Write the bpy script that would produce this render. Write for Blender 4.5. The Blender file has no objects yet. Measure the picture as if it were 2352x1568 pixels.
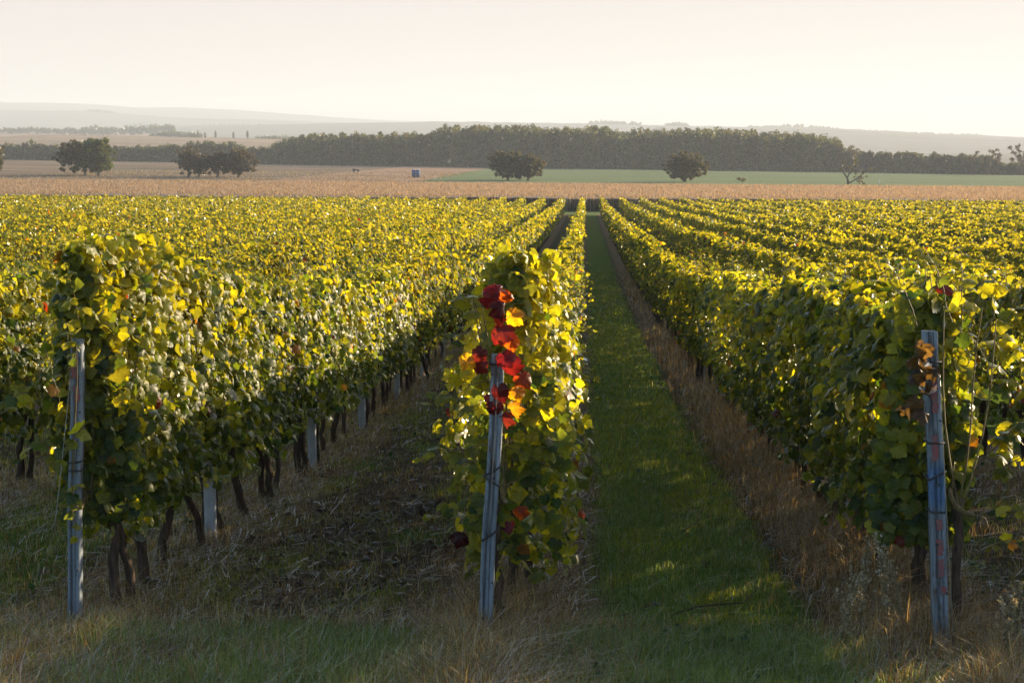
import bpy, math, random
import numpy as np
R = math.radians
rng = np.random.default_rng(7)
random.seed(7)
scene = bpy.context.scene
COL = scene.collection

# ------------------------------------------------------------------ camera, sky, sun, exposure
FPX, CX, CY, HOR, VPX = 3267., 1176., 784., 320., 1345.      # 50 mm lens seen on a 2352 px wide picture
PITCH = math.atan((CY - HOR) / FPX); YAW = math.atan((VPX - CX) / FPX)
CAMH = 2.88                                                  # above the ground at the row ends
cd = bpy.data.cameras.new('camera'); cam = bpy.data.objects.new('camera', cd); COL.objects.link(cam)
cd.lens = 50; cd.sensor_width = 36; cd.clip_end = 30000; cd.clip_start = .1
cam.location = (0, 0, CAMH); cam.rotation_euler = (math.pi/2 - PITCH, 0, YAW)
cd.dof.use_dof = True; cd.dof.focus_distance = 13.; cd.dof.aperture_fstop = 9
scene.camera = cam
SKY_HAZE = 2.92
SUN_AZ, SUN_EL = 54., 15.                                    # degrees clockwise from +Y (the row direction), height
w = bpy.data.worlds.new('World'); scene.world = w; w.use_nodes = True
nt = w.node_tree; nt.nodes.clear()
sky = nt.nodes.new('ShaderNodeTexSky'); sky.sky_type = 'NISHITA'; sky.sun_disc = False
sky.sun_elevation = R(SUN_EL); sky.sun_rotation = R(SUN_AZ); sky.dust_density = 1.2; sky.air_density = 1.0; sky.ozone_density = 1.5
bg = nt.nodes.new('ShaderNodeBackground'); bg.inputs[1].default_value = .12
wo = nt.nodes.new('ShaderNodeOutputWorld')
# thick evening haze low in the sky, brightest round the sun: it covers the blue close to the horizon
wtc = nt.nodes.new('ShaderNodeTexCoord'); wsp = nt.nodes.new('ShaderNodeSeparateXYZ'); nt.links.new(wtc.outputs['Generated'], wsp.inputs[0])
wdot = nt.nodes.new('ShaderNodeVectorMath'); wdot.operation = 'DOT_PRODUCT'; nt.links.new(wtc.outputs['Generated'], wdot.inputs[0])
wdot.inputs[1].default_value = (math.sin(R(SUN_AZ)), math.cos(R(SUN_AZ)), .1)
wr = nt.nodes.new('ShaderNodeMapRange'); wr.interpolation_type = 'SMOOTHSTEP'; nt.links.new(wsp.outputs[2], wr.inputs[0])
wr.inputs[1].default_value = .22; wr.inputs[2].default_value = .09
wa = nt.nodes.new('ShaderNodeMapRange'); wa.interpolation_type = 'SMOOTHSTEP'; nt.links.new(wdot.outputs['Value'], wa.inputs[0])
wa.inputs[1].default_value = -.6; wa.inputs[2].default_value = .25
wm = nt.nodes.new('ShaderNodeMath'); wm.operation = 'MULTIPLY'; nt.links.new(wr.outputs[0], wm.inputs[0]); nt.links.new(wa.outputs[0], wm.inputs[1])
wcr = nt.nodes.new('ShaderNodeValToRGB'); nt.links.new(wsp.outputs[2], wcr.inputs[0])
wcr.color_ramp.elements[0].position = .0; wcr.color_ramp.elements[0].color = (.95, .865, .79, 1)
wcr.color_ramp.elements[1].position = .11; wcr.color_ramp.elements[1].color = (.94, .862, .835, 1)
wsc = nt.nodes.new('ShaderNodeVectorMath'); wsc.operation = 'SCALE'; nt.links.new(wcr.outputs[0], wsc.inputs[0]); wsc.inputs['Scale'].default_value = SKY_HAZE
wmx = nt.nodes.new('ShaderNodeMix'); wmx.data_type = 'RGBA'; nt.links.new(wm.outputs[0], wmx.inputs[0]); nt.links.new(sky.outputs[0], wmx.inputs[6]); nt.links.new(wsc.outputs[0], wmx.inputs[7])
nt.links.new(wmx.outputs[2], bg.inputs[0]); nt.links.new(bg.outputs[0], wo.inputs[0])
sl = bpy.data.lights.new('sun', 'SUN'); sl.energy = 5.0; sl.angle = R(.6); sl.color = (1, .80, .54)
so = bpy.data.objects.new('sun', sl); COL.objects.link(so)
so.rotation_euler = (R(90 - SUN_EL), 0, R(180 - SUN_AZ)); so.location = (60, 60, 60)
scene.view_settings.view_transform = 'Standard'; scene.view_settings.look = 'None'
scene.view_settings.exposure = 1.25; scene.view_settings.gamma = 1.0
scene.cycles.use_denoising = True
scene.cycles.max_bounces = 6; scene.cycles.diffuse_bounces = 3; scene.cycles.glossy_bounces = 2
scene.cycles.transmission_bounces = 4; scene.cycles.volume_bounces = 0; scene.cycles.transparent_max_bounces = 4
scene.cycles.sample_clamp_indirect = 6.0

# ------------------------------------------------------------------ helpers
def tag(o, label=None, cat=None, group=None, kind=None):
    if label: o['label'] = label
    if cat: o['category'] = cat
    if group: o['group'] = group
    if kind: o['kind'] = kind
    return o

def empty(name, loc):
    o = bpy.data.objects.new(name, None); COL.objects.link(o); o.location = loc; o.empty_display_size = .2
    return o

def mesh_obj(name, V, F, mat, parent=None, col=None, smooth=False, org=(0, 0, 0)):
    """V (n,3); F list of index arrays (m,3) / (m,4); col (n,3) the tint per vertex; org is the object's origin."""
    V = np.asarray(V, np.float32) - np.asarray(org, np.float32)
    if not isinstance(F, list): F = [F]
    F = [np.asarray(f, np.int32) for f in F if len(f)]
    me = bpy.data.meshes.new(name)
    me.vertices.add(len(V)); me.vertices.foreach_set('co', V.ravel())
    nl = sum(f.size for f in F); nf = sum(len(f) for f in F)
    me.loops.add(nl); me.loops.foreach_set('vertex_index', np.concatenate([f.ravel() for f in F]))
    st = []; s = 0
    for f in F:
        k = f.shape[1]; st.append(np.arange(len(f), dtype=np.int32) * k + s); s += f.size
    me.polygons.add(nf); me.polygons.foreach_set('loop_start', np.concatenate(st))
    if smooth: me.polygons.foreach_set('use_smooth', np.ones(nf, bool))
    if col is not None:
        a = me.attributes.new('tint', 'FLOAT_COLOR', 'POINT')
        c = np.ones((len(V), 4), np.float32); c[:, :3] = col; a.data.foreach_set('color', c.ravel())
    me.update(calc_edges=True); me.validate()
    if mat: me.materials.append(mat)
    o = bpy.data.objects.new(name, me); COL.objects.link(o)
    if parent is not None:
        o.parent = parent
    else:
        o.location = org
    return o

class MB:
    def __init__(s): s.V = []; s.F = {3: [], 4: []}; s.C = []; s.n = 0
    def add(s, V, F, col=(1, 1, 1)):
        V = np.asarray(V, float).reshape(-1, 3)
        if not isinstance(F, list): F = [F]
        for f in F:
            f = np.asarray(f)
            if len(f): s.F[f.shape[1]].append(f + s.n)
        s.V.append(V); c = np.asarray(col, float); s.C.append(np.broadcast_to(c, (len(V), 3)).copy()); s.n += len(V)
    def build(s, name, mat, parent=None, smooth=False, org=(0, 0, 0)):
        F = [np.concatenate(s.F[k]) for k in (3, 4) if s.F[k]]
        return mesh_obj(name, np.concatenate(s.V), F, mat, parent, np.concatenate(s.C), smooth, org)

def nz(v): return v / np.maximum(np.linalg.norm(v, axis=-1, keepdims=True), 1e-9)

def tube(mb, pts, rad, sides=6, col=(1, 1, 1), rough=0., cap=True):
    pts = np.asarray(pts, float); n = len(pts); rad = np.broadcast_to(np.asarray(rad, float), (n,))
    t = nz(np.gradient(pts, axis=0)); up = np.array([0, 0, 1.]) if abs(t[0, 2]) < .9 else np.array([1., 0, 0])
    a = nz(np.cross(t, up)); b = np.cross(t, a)
    th = np.arange(sides) / sides * 2 * math.pi
    rr = rad[:, None] * (1 + rough * rng.normal(size=(n, sides)))
    V = pts[:, None] + rr[..., None] * (np.cos(th)[None, :, None] * a[:, None] + np.sin(th)[None, :, None] * b[:, None])
    i = np.arange(n - 1)[:, None] * sides; j = np.arange(sides)[None]; j2 = (j + 1) % sides
    F = np.stack([i + j, i + j2, i + sides + j2, i + sides + j], -1).reshape(-1, 4)
    V = V.reshape(-1, 3); fl = [F]
    if cap:
        V = np.concatenate([V, pts[-1:], pts[:1]]); k = n * sides
        jj = np.arange(sides); jn = (jj + 1) % sides
        fl.append(np.stack([(n-1)*sides + jj, (n-1)*sides + jn, np.full(sides, k)], -1))
        fl.append(np.stack([jn, jj, np.full(sides, k+1)], -1))
    mb.add(V, fl, col)

def box(mb, c, s, col=(1, 1, 1), rz=0.):
    x, y, z = [q / 2 for q in s]
    V = np.array([[a*x, b*y, d*z] for d in (-1, 1) for b in (-1, 1) for a in (-1, 1)])
    cr, sr = math.cos(rz), math.sin(rz)
    V = np.stack([V[:, 0]*cr - V[:, 1]*sr, V[:, 0]*sr + V[:, 1]*cr, V[:, 2]], -1) + np.asarray(c)
    mb.add(V, np.array([[0, 2, 3, 1], [4, 5, 7, 6], [0, 1, 5, 4], [2, 6, 7, 3], [0, 4, 6, 2], [1, 3, 7, 5]]), col)

_ph = rng.uniform(0, 6.28, (8, 3)); _fr = rng.normal(size=(8, 3))
def noi(x, y, z=0.):                                         # smooth noise, about -1..1, feature size about 1
    s = 0
    for k in range(8):
        f = _fr[k] * (1.4 + .5 * k)
        s = s + np.sin(x*f[0] + y*f[1] + z*f[2] + _ph[k, 0] + 1.3*np.sin(x*f[1]*.6 - y*f[0]*.6 + _ph[k, 1])) / (1 + .45*k)
    return s / 2.6

# ground profile: the slope eases from the bank by the camera down to the flat valley floor
KY = np.array([-60, -10, 0, 4, 8, 11.5, 15, 24, 43, 100, 190, 230, 380, 650, 1200, 9500.])
KD = np.array([.4, 1.2, 1.75, 2.3, 2.88, 3.22, 3.55, 4.2, 5.3, 7.42, 9.85, 10.3, 10.9, 12.8, 14, 15])
_m = np.gradient(KD, KY)
def drop(Y):
    Y = np.clip(Y, KY[0], KY[-1] - 1e-3); i = np.clip(np.searchsorted(KY, Y, side='right') - 1, 0, len(KY) - 2)
    h = KY[i+1] - KY[i]; t = (Y - KY[i]) / h
    return ((2*t**3 - 3*t**2 + 1)*KD[i] + (t**3 - 2*t**2 + t)*h*_m[i] + (-2*t**3 + 3*t**2)*KD[i+1] + (t**3 - t**2)*h*_m[i+1])
def G(X, Y):
    X = np.asarray(X, float); Y = np.asarray(Y, float)
    z = CAMH - drop(Y) - np.interp(Y, [20, 190, 380, 650], [0, .0034, .009, .012]) * np.clip(X, -600, 400)
    near = np.clip((60 - Y) / 30, 0, 1)
    z = z + near * (.022 * noi(X*1.9, Y*1.9) + .012 * noi(X*5, Y*5, 3))
    return z + np.clip((Y - 250)/200, 0, 1) * .35 * noi(X*.02, Y*.012, 9)

def at(xd, Z):                                               # ground plan position of something Z metres out, xd across a 2352 px picture
    a = (xd - CX) / FPX * Z / 1.006
    return math.cos(YAW)*a - math.sin(YAW)*Z, math.cos(YAW)*Z + math.sin(YAW)*a
def proj(X, Y, Zz):
    a = X*math.cos(YAW) + Y*math.sin(YAW); f = -X*math.sin(YAW) + Y*math.cos(YAW); h = Zz - CAMH
    d = f*math.cos(PITCH) - h*math.sin(PITCH); u = f*math.sin(PITCH) + h*math.cos(PITCH)
    return CX + FPX*a/d, CY - FPX*u/d, d

# ------------------------------------------------------------------ materials
def new_mat(name):
    m = bpy.data.materials.new(name); m.use_nodes = True; m.node_tree.nodes.clear()
    return m, m.node_tree, m.node_tree.nodes.new
def mixc(t, n, fac, a, b, mode='MIX'):
    x = n('ShaderNodeMix'); x.data_type = 'RGBA'; x.blend_type = mode
    for sock, v in ((0, fac), (6, a), (7, b)):
        if isinstance(v, bpy.types.NodeSocket): t.links.new(v, x.inputs[sock])
        elif isinstance(v, (tuple, list)): x.inputs[sock].default_value = (*v, 1)
        else: x.inputs[sock].default_value = v
    return x.outputs[2]
def noise_n(t, n, scale, detail=4, vec=None, rough=.55, dist=0.):
    x = n('ShaderNodeTexNoise'); x.inputs['Scale'].default_value = scale; x.inputs['Detail'].default_value = detail
    x.inputs['Roughness'].default_value = rough; x.inputs['Distortion'].default_value = dist
    if vec is not None: t.links.new(vec, x.inputs['Vector'])
    return x.outputs['Fac']
def ramp_n(t, n, src, stops):
    r = n('ShaderNodeValToRGB'); e = r.color_ramp.elements
    while len(e) < len(stops): e.new(.5)
    for q, (p, c) in zip(e, stops): q.position = p; q.color = (*c, 1)
    t.links.new(src, r.inputs[0]); return r.outputs[0]
def mth(t, n, op, a, b=None, c=None):
    x = n('ShaderNodeMath'); x.operation = op
    for i, v in enumerate((a, b, c)):
        if v is None: continue
        if isinstance(v, bpy.types.NodeSocket): t.links.new(v, x.inputs[i])
        else: x.inputs[i].default_value = v
    return x.outputs[0]
def step_n(t, n, v, lo, hi):
    x = n('ShaderNodeMapRange'); x.interpolation_type = 'SMOOTHSTEP'
    t.links.new(v, x.inputs[0]); x.inputs[1].default_value = lo; x.inputs[2].default_value = hi
    return x.outputs[0]

def leaf_mat(name, trans, gloss=.06, rough=.42, tcol=(1, 1, 1), veins=False):
    """thin leaves: diffuse reflection, light passing through, a waxy sheen; colours come from the leaves' own tint."""
    m, t, n = new_mat(name)
    at_ = n('ShaderNodeAttribute'); at_.attribute_name = 'tint'
    tc = n('ShaderNodeTexCoord')
    nf = noise_n(t, n, 60 if veins else 3, 3, tc.outputs['Object'])
    base = mixc(t, n, 1.0, at_.outputs['Color'], ramp_n(t, n, nf, [(.3, (.75, .75, .75)), (.7, (1.15, 1.15, 1.1))]), 'MULTIPLY')
    d = n('ShaderNodeBsdfDiffuse'); t.links.new(mixc(t, n, 1.0, base, (.38, .50, .55), 'MULTIPLY'), d.inputs[0])
    tr = n('ShaderNodeBsdfTranslucent'); t.links.new(mixc(t, n, 1.0, base, tcol, 'MULTIPLY'), tr.inputs[0])
    mx = n('ShaderNodeMixShader'); mx.inputs[0].default_value = trans
    t.links.new(d.outputs[0], mx.inputs[1]); t.links.new(tr.outputs[0], mx.inputs[2])
    g = n('ShaderNodeBsdfGlossy'); g.inputs['Roughness'].default_value = rough; g.inputs[0].default_value = (1, .97, .92, 1)
    lw = n('ShaderNodeFresnel'); lw.inputs[0].default_value = 1.42
    f = mth(t, n, 'MULTIPLY', lw.outputs[0], gloss / .03 * .5)
    m2 = n('ShaderNodeMixShader'); t.links.new(f, m2.inputs[0])
    t.links.new(mx.outputs[0], m2.inputs[1]); t.links.new(g.outputs[0], m2.inputs[2])
    o = n('ShaderNodeOutputMaterial'); t.links.new(m2.outputs[0], o.inputs[0])
    return m
M = {}
M['vine'] = leaf_mat('vine_leaf', .66, .026, .42, (1.60, 1.52, .40), True)
M['vine_far'] = leaf_mat('vine_leaf_far', .66, .009, .5, (1.48, 1.28, .34))
M['grass'] = leaf_mat('grass_blade', .45, .02, .55, (1.0, 1.0, .7))
M['tree'] = leaf_mat('tree_leaf', .5, .012, .6, (1.0, 1.0, .6))

def solid_mat(name, build):
    m, t, n = new_mat(name); p = n('ShaderNodeBsdfPrincipled'); o = n('ShaderNodeOutputMaterial')
    t.links.new(p.outputs[0], o.inputs[0]); build(t, n, p); return m
def bump_n(t, n, src, p, strength, dist=.01):
    b = n('ShaderNodeBump'); b.inputs['Strength'].default_value = strength; b.inputs['Distance'].default_value = dist
    t.links.new(src, b.inputs['Height']); t.links.new(b.outputs[0], p.inputs['Normal'])

def _bark(t, n, p):
    tc = n('ShaderNodeTexCoord'); mp = n('ShaderNodeMapping'); mp.inputs['Scale'].default_value = (40, 40, 5)
    t.links.new(tc.outputs['Object'], mp.inputs[0]); f = noise_n(t, n, 1, 6, mp.outputs[0])
    t.links.new(ramp_n(t, n, f, [(.3, (.022, .015, .011)), (.7, (.11, .078, .055))]), p.inputs['Base Color'])
    p.inputs['Roughness'].default_value = .95; p.inputs['Specular IOR Level'].default_value = .15; bump_n(t, n, f, p, .8, .02)
M['bark'] = solid_mat('vine_bark', _bark)
def _shoot(t, n, p):
    tc = n('ShaderNodeTexCoord'); f = noise_n(t, n, 14, 3, tc.outputs['Object'])
    t.links.new(ramp_n(t, n, f, [(.35, (.09, .05, .02)), (.65, (.17, .14, .05))]), p.inputs['Base Color']); p.inputs['Roughness'].default_value = .7
M['shoot'] = solid_mat('vine_shoot', _shoot)
def _endpost(t, n, p):
    tc = n('ShaderNodeTexCoord'); mp = n('ShaderNodeMapping'); mp.inputs['Scale'].default_value = (45, 45, 2.2)
    t.links.new(tc.outputs['Object'], mp.inputs[0]); f = noise_n(t, n, 1, 8, mp.outputs[0], .65)
    mp2 = n('ShaderNodeMapping'); mp2.inputs['Scale'].default_value = (30, 30, 7)
    t.links.new(tc.outputs['Object'], mp2.inputs[0]); g = noise_n(t, n, 1, 5, mp2.outputs[0])
    c = ramp_n(t, n, f, [(.3, (.07, .075, .08)), (.48, (.17, .205, .24)), (.7, (.27, .32, .37))])
    c = mixc(t, n, step_n(t, n, g, .56, .68), c, (.10, .08, .06))
    spk = noise_n(t, n, 130, 3, tc.outputs['Object']); c = mixc(t, n, mth(t, n, 'MULTIPLY', step_n(t, n, spk, .60, .66), .8), c, (.05, .04, .035))
    at_ = n('ShaderNodeAttribute'); at_.attribute_name = 'tint'
    c = mixc(t, n, 1., c, at_.outputs['Color'], 'MULTIPLY')
    t.links.new(c, p.inputs['Base Color']); p.inputs['Roughness'].default_value = .75; bump_n(t, n, f, p, .6, .006)
M['endpost'] = solid_mat('weathered_post', _endpost)
def _paint(t, n, p):
    tc = n('ShaderNodeTexCoord'); f = noise_n(t, n, 60, 4, tc.outputs['Object'])
    t.links.new(ramp_n(t, n, f, [(.4, (.13, .09, .09)), (.6, (.24, .055, .055))]), p.inputs['Base Color']); p.inputs['Roughness'].default_value = .7
M['red_paint'] = solid_mat('faded_red_paint', _paint)
def _metal(t, n, p):
    tc = n('ShaderNodeTexCoord'); mp = n('ShaderNodeMapping'); mp.inputs['Scale'].default_value = (8, 8, 3)
    t.links.new(tc.outputs['Object'], mp.inputs[0]); f = noise_n(t, n, 3, 5, mp.outputs[0])
    t.links.new(ramp_n(t, n, f, [(.3, (.30, .32, .35)), (.7, (.48, .50, .53))]), p.inputs['Base Color'])
    p.inputs['Roughness'].default_value = .55; p.inputs['Metallic'].default_value = .15; bump_n(t, n, f, p, .2, .004)
M['galv'] = solid_mat('galvanised_steel', _metal)
def _wire(t, n, p): p.inputs['Base Color'].default_value = (.25, .24, .23, 1); p.inputs['Metallic'].default_value = .8; p.inputs['Roughness'].default_value = .4
M['wire'] = solid_mat('wire', _wire)
def _dark(t, n, p): p.inputs['Base Color'].default_value = (.03, .028, .026, 1); p.inputs['Roughness'].default_value = .6
M['dark'] = solid_mat('dark_strap', _dark)
def _blue(t, n, p):
    tc = n('ShaderNodeTexCoord'); f = noise_n(t, n, 4, 3, tc.outputs['Object'])
    t.links.new(ramp_n(t, n, f, [(.3, (.03, .07, .17)), (.7, (.05, .11, .25))]), p.inputs['Base Color']); p.inputs['Roughness'].default_value = .6
M['blue'] = solid_mat('blue_plastic', _blue)
def _white(t, n, p): p.inputs['Base Color'].default_value = (.7, .7, .66, 1); p.inputs['Roughness'].default_value = .6
M['white'] = solid_mat('white_paint', _white)
def _tbark(t, n, p):
    tc = n('ShaderNodeTexCoord'); f = noise_n(t, n, 5, 5, tc.outputs['Object'])
    t.links.new(ramp_n(t, n, f, [(.3, (.05, .04, .03)), (.7, (.12, .095, .07))]), p.inputs['Base Color']); p.inputs['Roughness'].default_value = .95
M['tbark'] = solid_mat('tree_bark', _tbark)

ROW0, ROWD = -.46, 2.55
def _ground(t, n, p):
    """vineyard floor: a grass track, bare dark soil with dead leaves, bleached grass along the rows, by the place on the ground."""
    geo = n('ShaderNodeNewGeometry'); sp = n('ShaderNodeSeparateXYZ'); t.links.new(geo.outputs['Position'], sp.inputs[0])
    X, Y = sp.outputs[0], sp.outputs[1]; P = geo.outputs['Position']
    wob = mth(t, n, 'MULTIPLY_ADD', noise_n(t, n, 1.3, 5, P), .7, -.35)
    Xw = mth(t, n, 'ADD', X, wob)
    soil = ramp_n(t, n, noise_n(t, n, 9, 9, P, .7), [(.3, (.026, .020, .014)), (.55, (.075, .058, .038)), (.75, (.14, .11, .07))])
    dry = ramp_n(t, n, noise_n(t, n, 14, 9, P, .75), [(.3, (.07, .045, .028)), (.5, (.17, .115, .068)), (.72, (.30, .22, .135))])
    grs = ramp_n(t, n, noise_n(t, n, 12, 9, P, .75), [(.3, (.03, .055, .008)), (.55, (.09, .14, .022)), (.75, (.17, .20, .04))])
    u = mth(t, n, 'DIVIDE', mth(t, n, 'SUBTRACT', Xw, ROW0), ROWD)
    fr = mth(t, n, 'ABSOLUTE', mth(t, n, 'SUBTRACT', mth(t, n, 'FRACT', mth(t, n, 'ADD', u, .5)), .5))     # 0 on a row, .5 mid alley
    rowm = mth(t, n, 'SUBTRACT', 1., step_n(t, n, fr, .14, .26))
    c = mixc(t, n, rowm, soil, dry)
    c = mixc(t, n, mth(t, n, 'MULTIPLY', step_n(t, n, noise_n(t, n, 1.1, 4, P), .52, .64), .8), c, grs)
    u2 = mth(t, n, 'DIVIDE', mth(t, n, 'SUBTRACT', Xw, ROW0 + ROWD*.5 - .04), ROWD * 2)
    f2 = mth(t, n, 'ABSOLUTE', mth(t, n, 'SUBTRACT', mth(t, n, 'FRACT', mth(t, n, 'ADD', u2, .5)), .5))
    tr = mth(t, n, 'SUBTRACT', 1., step_n(t, n, f2, .118, .145))
    c = mixc(t, n, tr, c, grs)
    c = mixc(t, n, step_n(t, n, Y, 187, 189), c, (.13, .16, .05))
    t.links.new(c, p.inputs['Base Color']); p.inputs['Roughness'].default_value = 1.; p.inputs['Specular IOR Level'].default_value = .05
    bump_n(t, n, noise_n(t, n, 25, 8, P, .7), p, .8, .04)
M['ground'] = solid_mat('vineyard_floor', _ground)

def field_mat(name, stops, sx=.02, sy=.05, fine=1.2, stripe=None):
    def b(t, n, p):
        geo = n('ShaderNodeNewGeometry'); mp = n('ShaderNodeMapping'); mp.inputs['Scale'].default_value = (sx, sy, 0)
        t.links.new(geo.outputs['Position'], mp.inputs[0]); f = noise_n(t, n, 1, 6, mp.outputs[0], .6)
        g = noise_n(t, n, fine, 4, geo.outputs['Position'])
        c = mixc(t, n, 1., ramp_n(t, n, f, stops), ramp_n(t, n, g, [(.3, (.75, .75, .75)), (.7, (1.2, 1.2, 1.2))]), 'MULTIPLY')
        t.links.new(c, p.inputs['Base Color']); p.inputs['Roughness'].default_value = 1.; p.inputs['Specular IOR Level'].default_value = .03
    return solid_mat(name, b)
M['stubble'] = field_mat('stubble', [(.35, (.105, .085, .055)), (.55, (.20, .145, .095)), (.7, (.27, .19, .125))], .012, .06)
M['tan'] = field_mat('dry_grass_strip', [(.35, (.22, .14, .085)), (.65, (.36, .23, .15))], .03, .05)
M['greenf'] = field_mat('green_crop', [(.35, (.11, .145, .065)), (.65, (.17, .20, .09))], .01, .06)
M['plain'] = field_mat('far_fields', [(.3, (.08, .10, .07)), (.45, (.16, .15, .11)), (.6, (.20, .18, .14)), (.75, (.10, .12, .08))], .0012, .006, .05)
M['mound'] = field_mat('tan_field', [(.35, (.20, .15, .10)), (.65, (.32, .23, .15))], .004, .02, .1)

# ------------------------------------------------------------------ ground and fields (one height function, neighbouring sheets share their edges)
def axis(dense_lo, dense_hi, d, lo, hi, grow=1.12):
    a = list(np.arange(dense_lo, dense_hi + d*.5, d)); s = d
    while a[-1] < hi: s *= grow; a.append(min(a[-1] + s, hi))
    s = d
    while a[0] > lo: s *= grow; a.insert(0, max(a[0] - s, lo))
    return np.array(a)
def sheet(name, xs, ys, mat, fn=G, kind='structure'):
    X, Yy = np.meshgrid(xs, ys); V = np.stack([X, Yy, fn(X, Yy)], -1).reshape(-1, 3)
    nx = len(xs); i = (np.arange(len(ys)-1)[:, None]*nx + np.arange(nx-1)[None]).ravel()
    o = mesh_obj(name, V, np.stack([i, i+1, i+nx+1, i+nx], -1), mat, smooth=True); tag(o, kind=kind); return o
xs_all = axis(-5, 5, .09, -4500, 4500, 1.13)
sheet('ground', xs_all, axis(4, 30, .09, -60, 200, 1.06), M['ground'])
xs_far = np.unique(np.concatenate([np.arange(-600, 601, 12.), axis(-600, 600, 12, -4500, 4500, 1.3), [-41., -78.]]))
ys_mid = np.arange(200, 761, 8.)
sheet('stubble_field', xs_far[xs_far <= -78], ys_mid, M['stubble'])
sheet('dry_grass_strip', xs_far[(xs_far >= -78) & (xs_far <= -41)], ys_mid, M['tan'])
sheet('green_field', xs_far[xs_far >= -41], ys_mid, M['greenf'])
sheet('plain', xs_far, axis(760, 900, 40, 760, 9400, 1.2), M['plain'])

# ------------------------------------------------------------------ leaf shapes: x across, y along the midrib, z the normal
def leaf_shape(half, fan_y=.35):
    half = np.array(half, float); n = len(half)
    def zz(x, y): return -.30*np.abs(x) - .42*(y-.25)**2 + .10*np.abs(x)*np.sin(y*9)
    V = [(x, y) for x, y in half] + [(-x, y) for x, y in half[1:-1]] + [(0, fan_y)]
    V = np.array(V); V = np.column_stack([V, zz(V[:, 0], V[:, 1])])
    r = list(range(n)); l = [0] + list(range(n, 2*n-2)) + [n-1]; c = len(V) - 1
    F = [(c, r[i], r[i+1]) for i in range(n-1)] + [(c, l[i+1], l[i]) for i in range(n-1)]
    return V, np.array(F)
LEAF_HI = leaf_shape([(0, .05), (.12, -.10), (.26, -.16), (.42, -.08), (.50, .04), (.56, .14), (.49, .23), (.60, .31), (.66, .45), (.54, .51), (.52, .63), (.42, .66), (.36, .78), (.20, .84), (.12, .95), (0, 1.04)])
LEAF_MID = leaf_shape([(0, .02), (.30, -.14), (.55, .10), (.53, .25), (.62, .45), (.44, .64), (.24, .86), (0, 1.03)])
LEAF_LOW = leaf_shape([(0, -.08), (.50, .04), (.58, .48), (0, 1.0)])
LEAF_DOT = (np.array([[-.5, 0, -.15], [.5, 0, -.15], [.45, .9, -.2], [-.45, .9, -.2]]), np.array([[0, 1, 2, 3]]))

def leaves(mb, P, N, T, S, C, shape, fold=(.5, 2.3), rim=None):
    Vt, Ft = shape; n = len(P); k = len(Vt)
    N = nz(N); T = nz(T - N*np.sum(T*N, 1, keepdims=True)); B = np.cross(T, N)
    fz = rng.uniform(*fold, n)[:, None] * np.where(rng.random(n) < .12, -1, 1)[:, None]
    S = np.broadcast_to(S, (n,))
    q = rng.uniform(.85, 1.15, n)[:, None]
    V = P[:, None] + S[:, None, None]*((Vt[:, 0][None]*q)[..., None]*B[:, None] + Vt[:, 1][None, :, None]*T[:, None] + (Vt[:, 2][None]*fz)[..., None]*N[:, None])
    F = (np.arange(n)*k)[:, None, None] + Ft[None]
    CC = np.repeat(C, k, 0)
    if rim is not None and k > 6:                            # leaf edge and lobes of another colour than the middle
        CC = CC.reshape(n, k, 3); m = (rng.random((n, k)) < .45)[..., None] & (np.arange(k) < k-1)[None, :, None]
        CC = np.where(m, rim[:, None], CC).reshape(-1, 3)
    mb.add(V.reshape(-1, 3), F.reshape(-1, Ft.shape[1]), CC)

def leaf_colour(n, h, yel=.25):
    """tint of each vine leaf: dark to light green low down, yellower with height, painting in shade below and sun on top."""
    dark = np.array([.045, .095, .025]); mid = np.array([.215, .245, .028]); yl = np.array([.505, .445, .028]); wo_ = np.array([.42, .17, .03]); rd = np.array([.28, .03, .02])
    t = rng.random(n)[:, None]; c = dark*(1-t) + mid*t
    y = (rng.random(n) < (-.06 + yel + .60*np.clip(h - 1.0, 0, 1)))[:, None]; s = rng.uniform(.35, 1, n)[:, None]  # odds of yellow rise with height: sunlit canopy top put into the colour
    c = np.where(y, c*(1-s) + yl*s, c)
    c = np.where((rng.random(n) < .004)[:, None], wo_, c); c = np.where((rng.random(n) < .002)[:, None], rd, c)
    return c * rng.uniform(.8, 1.2, n)[:, None]

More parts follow.
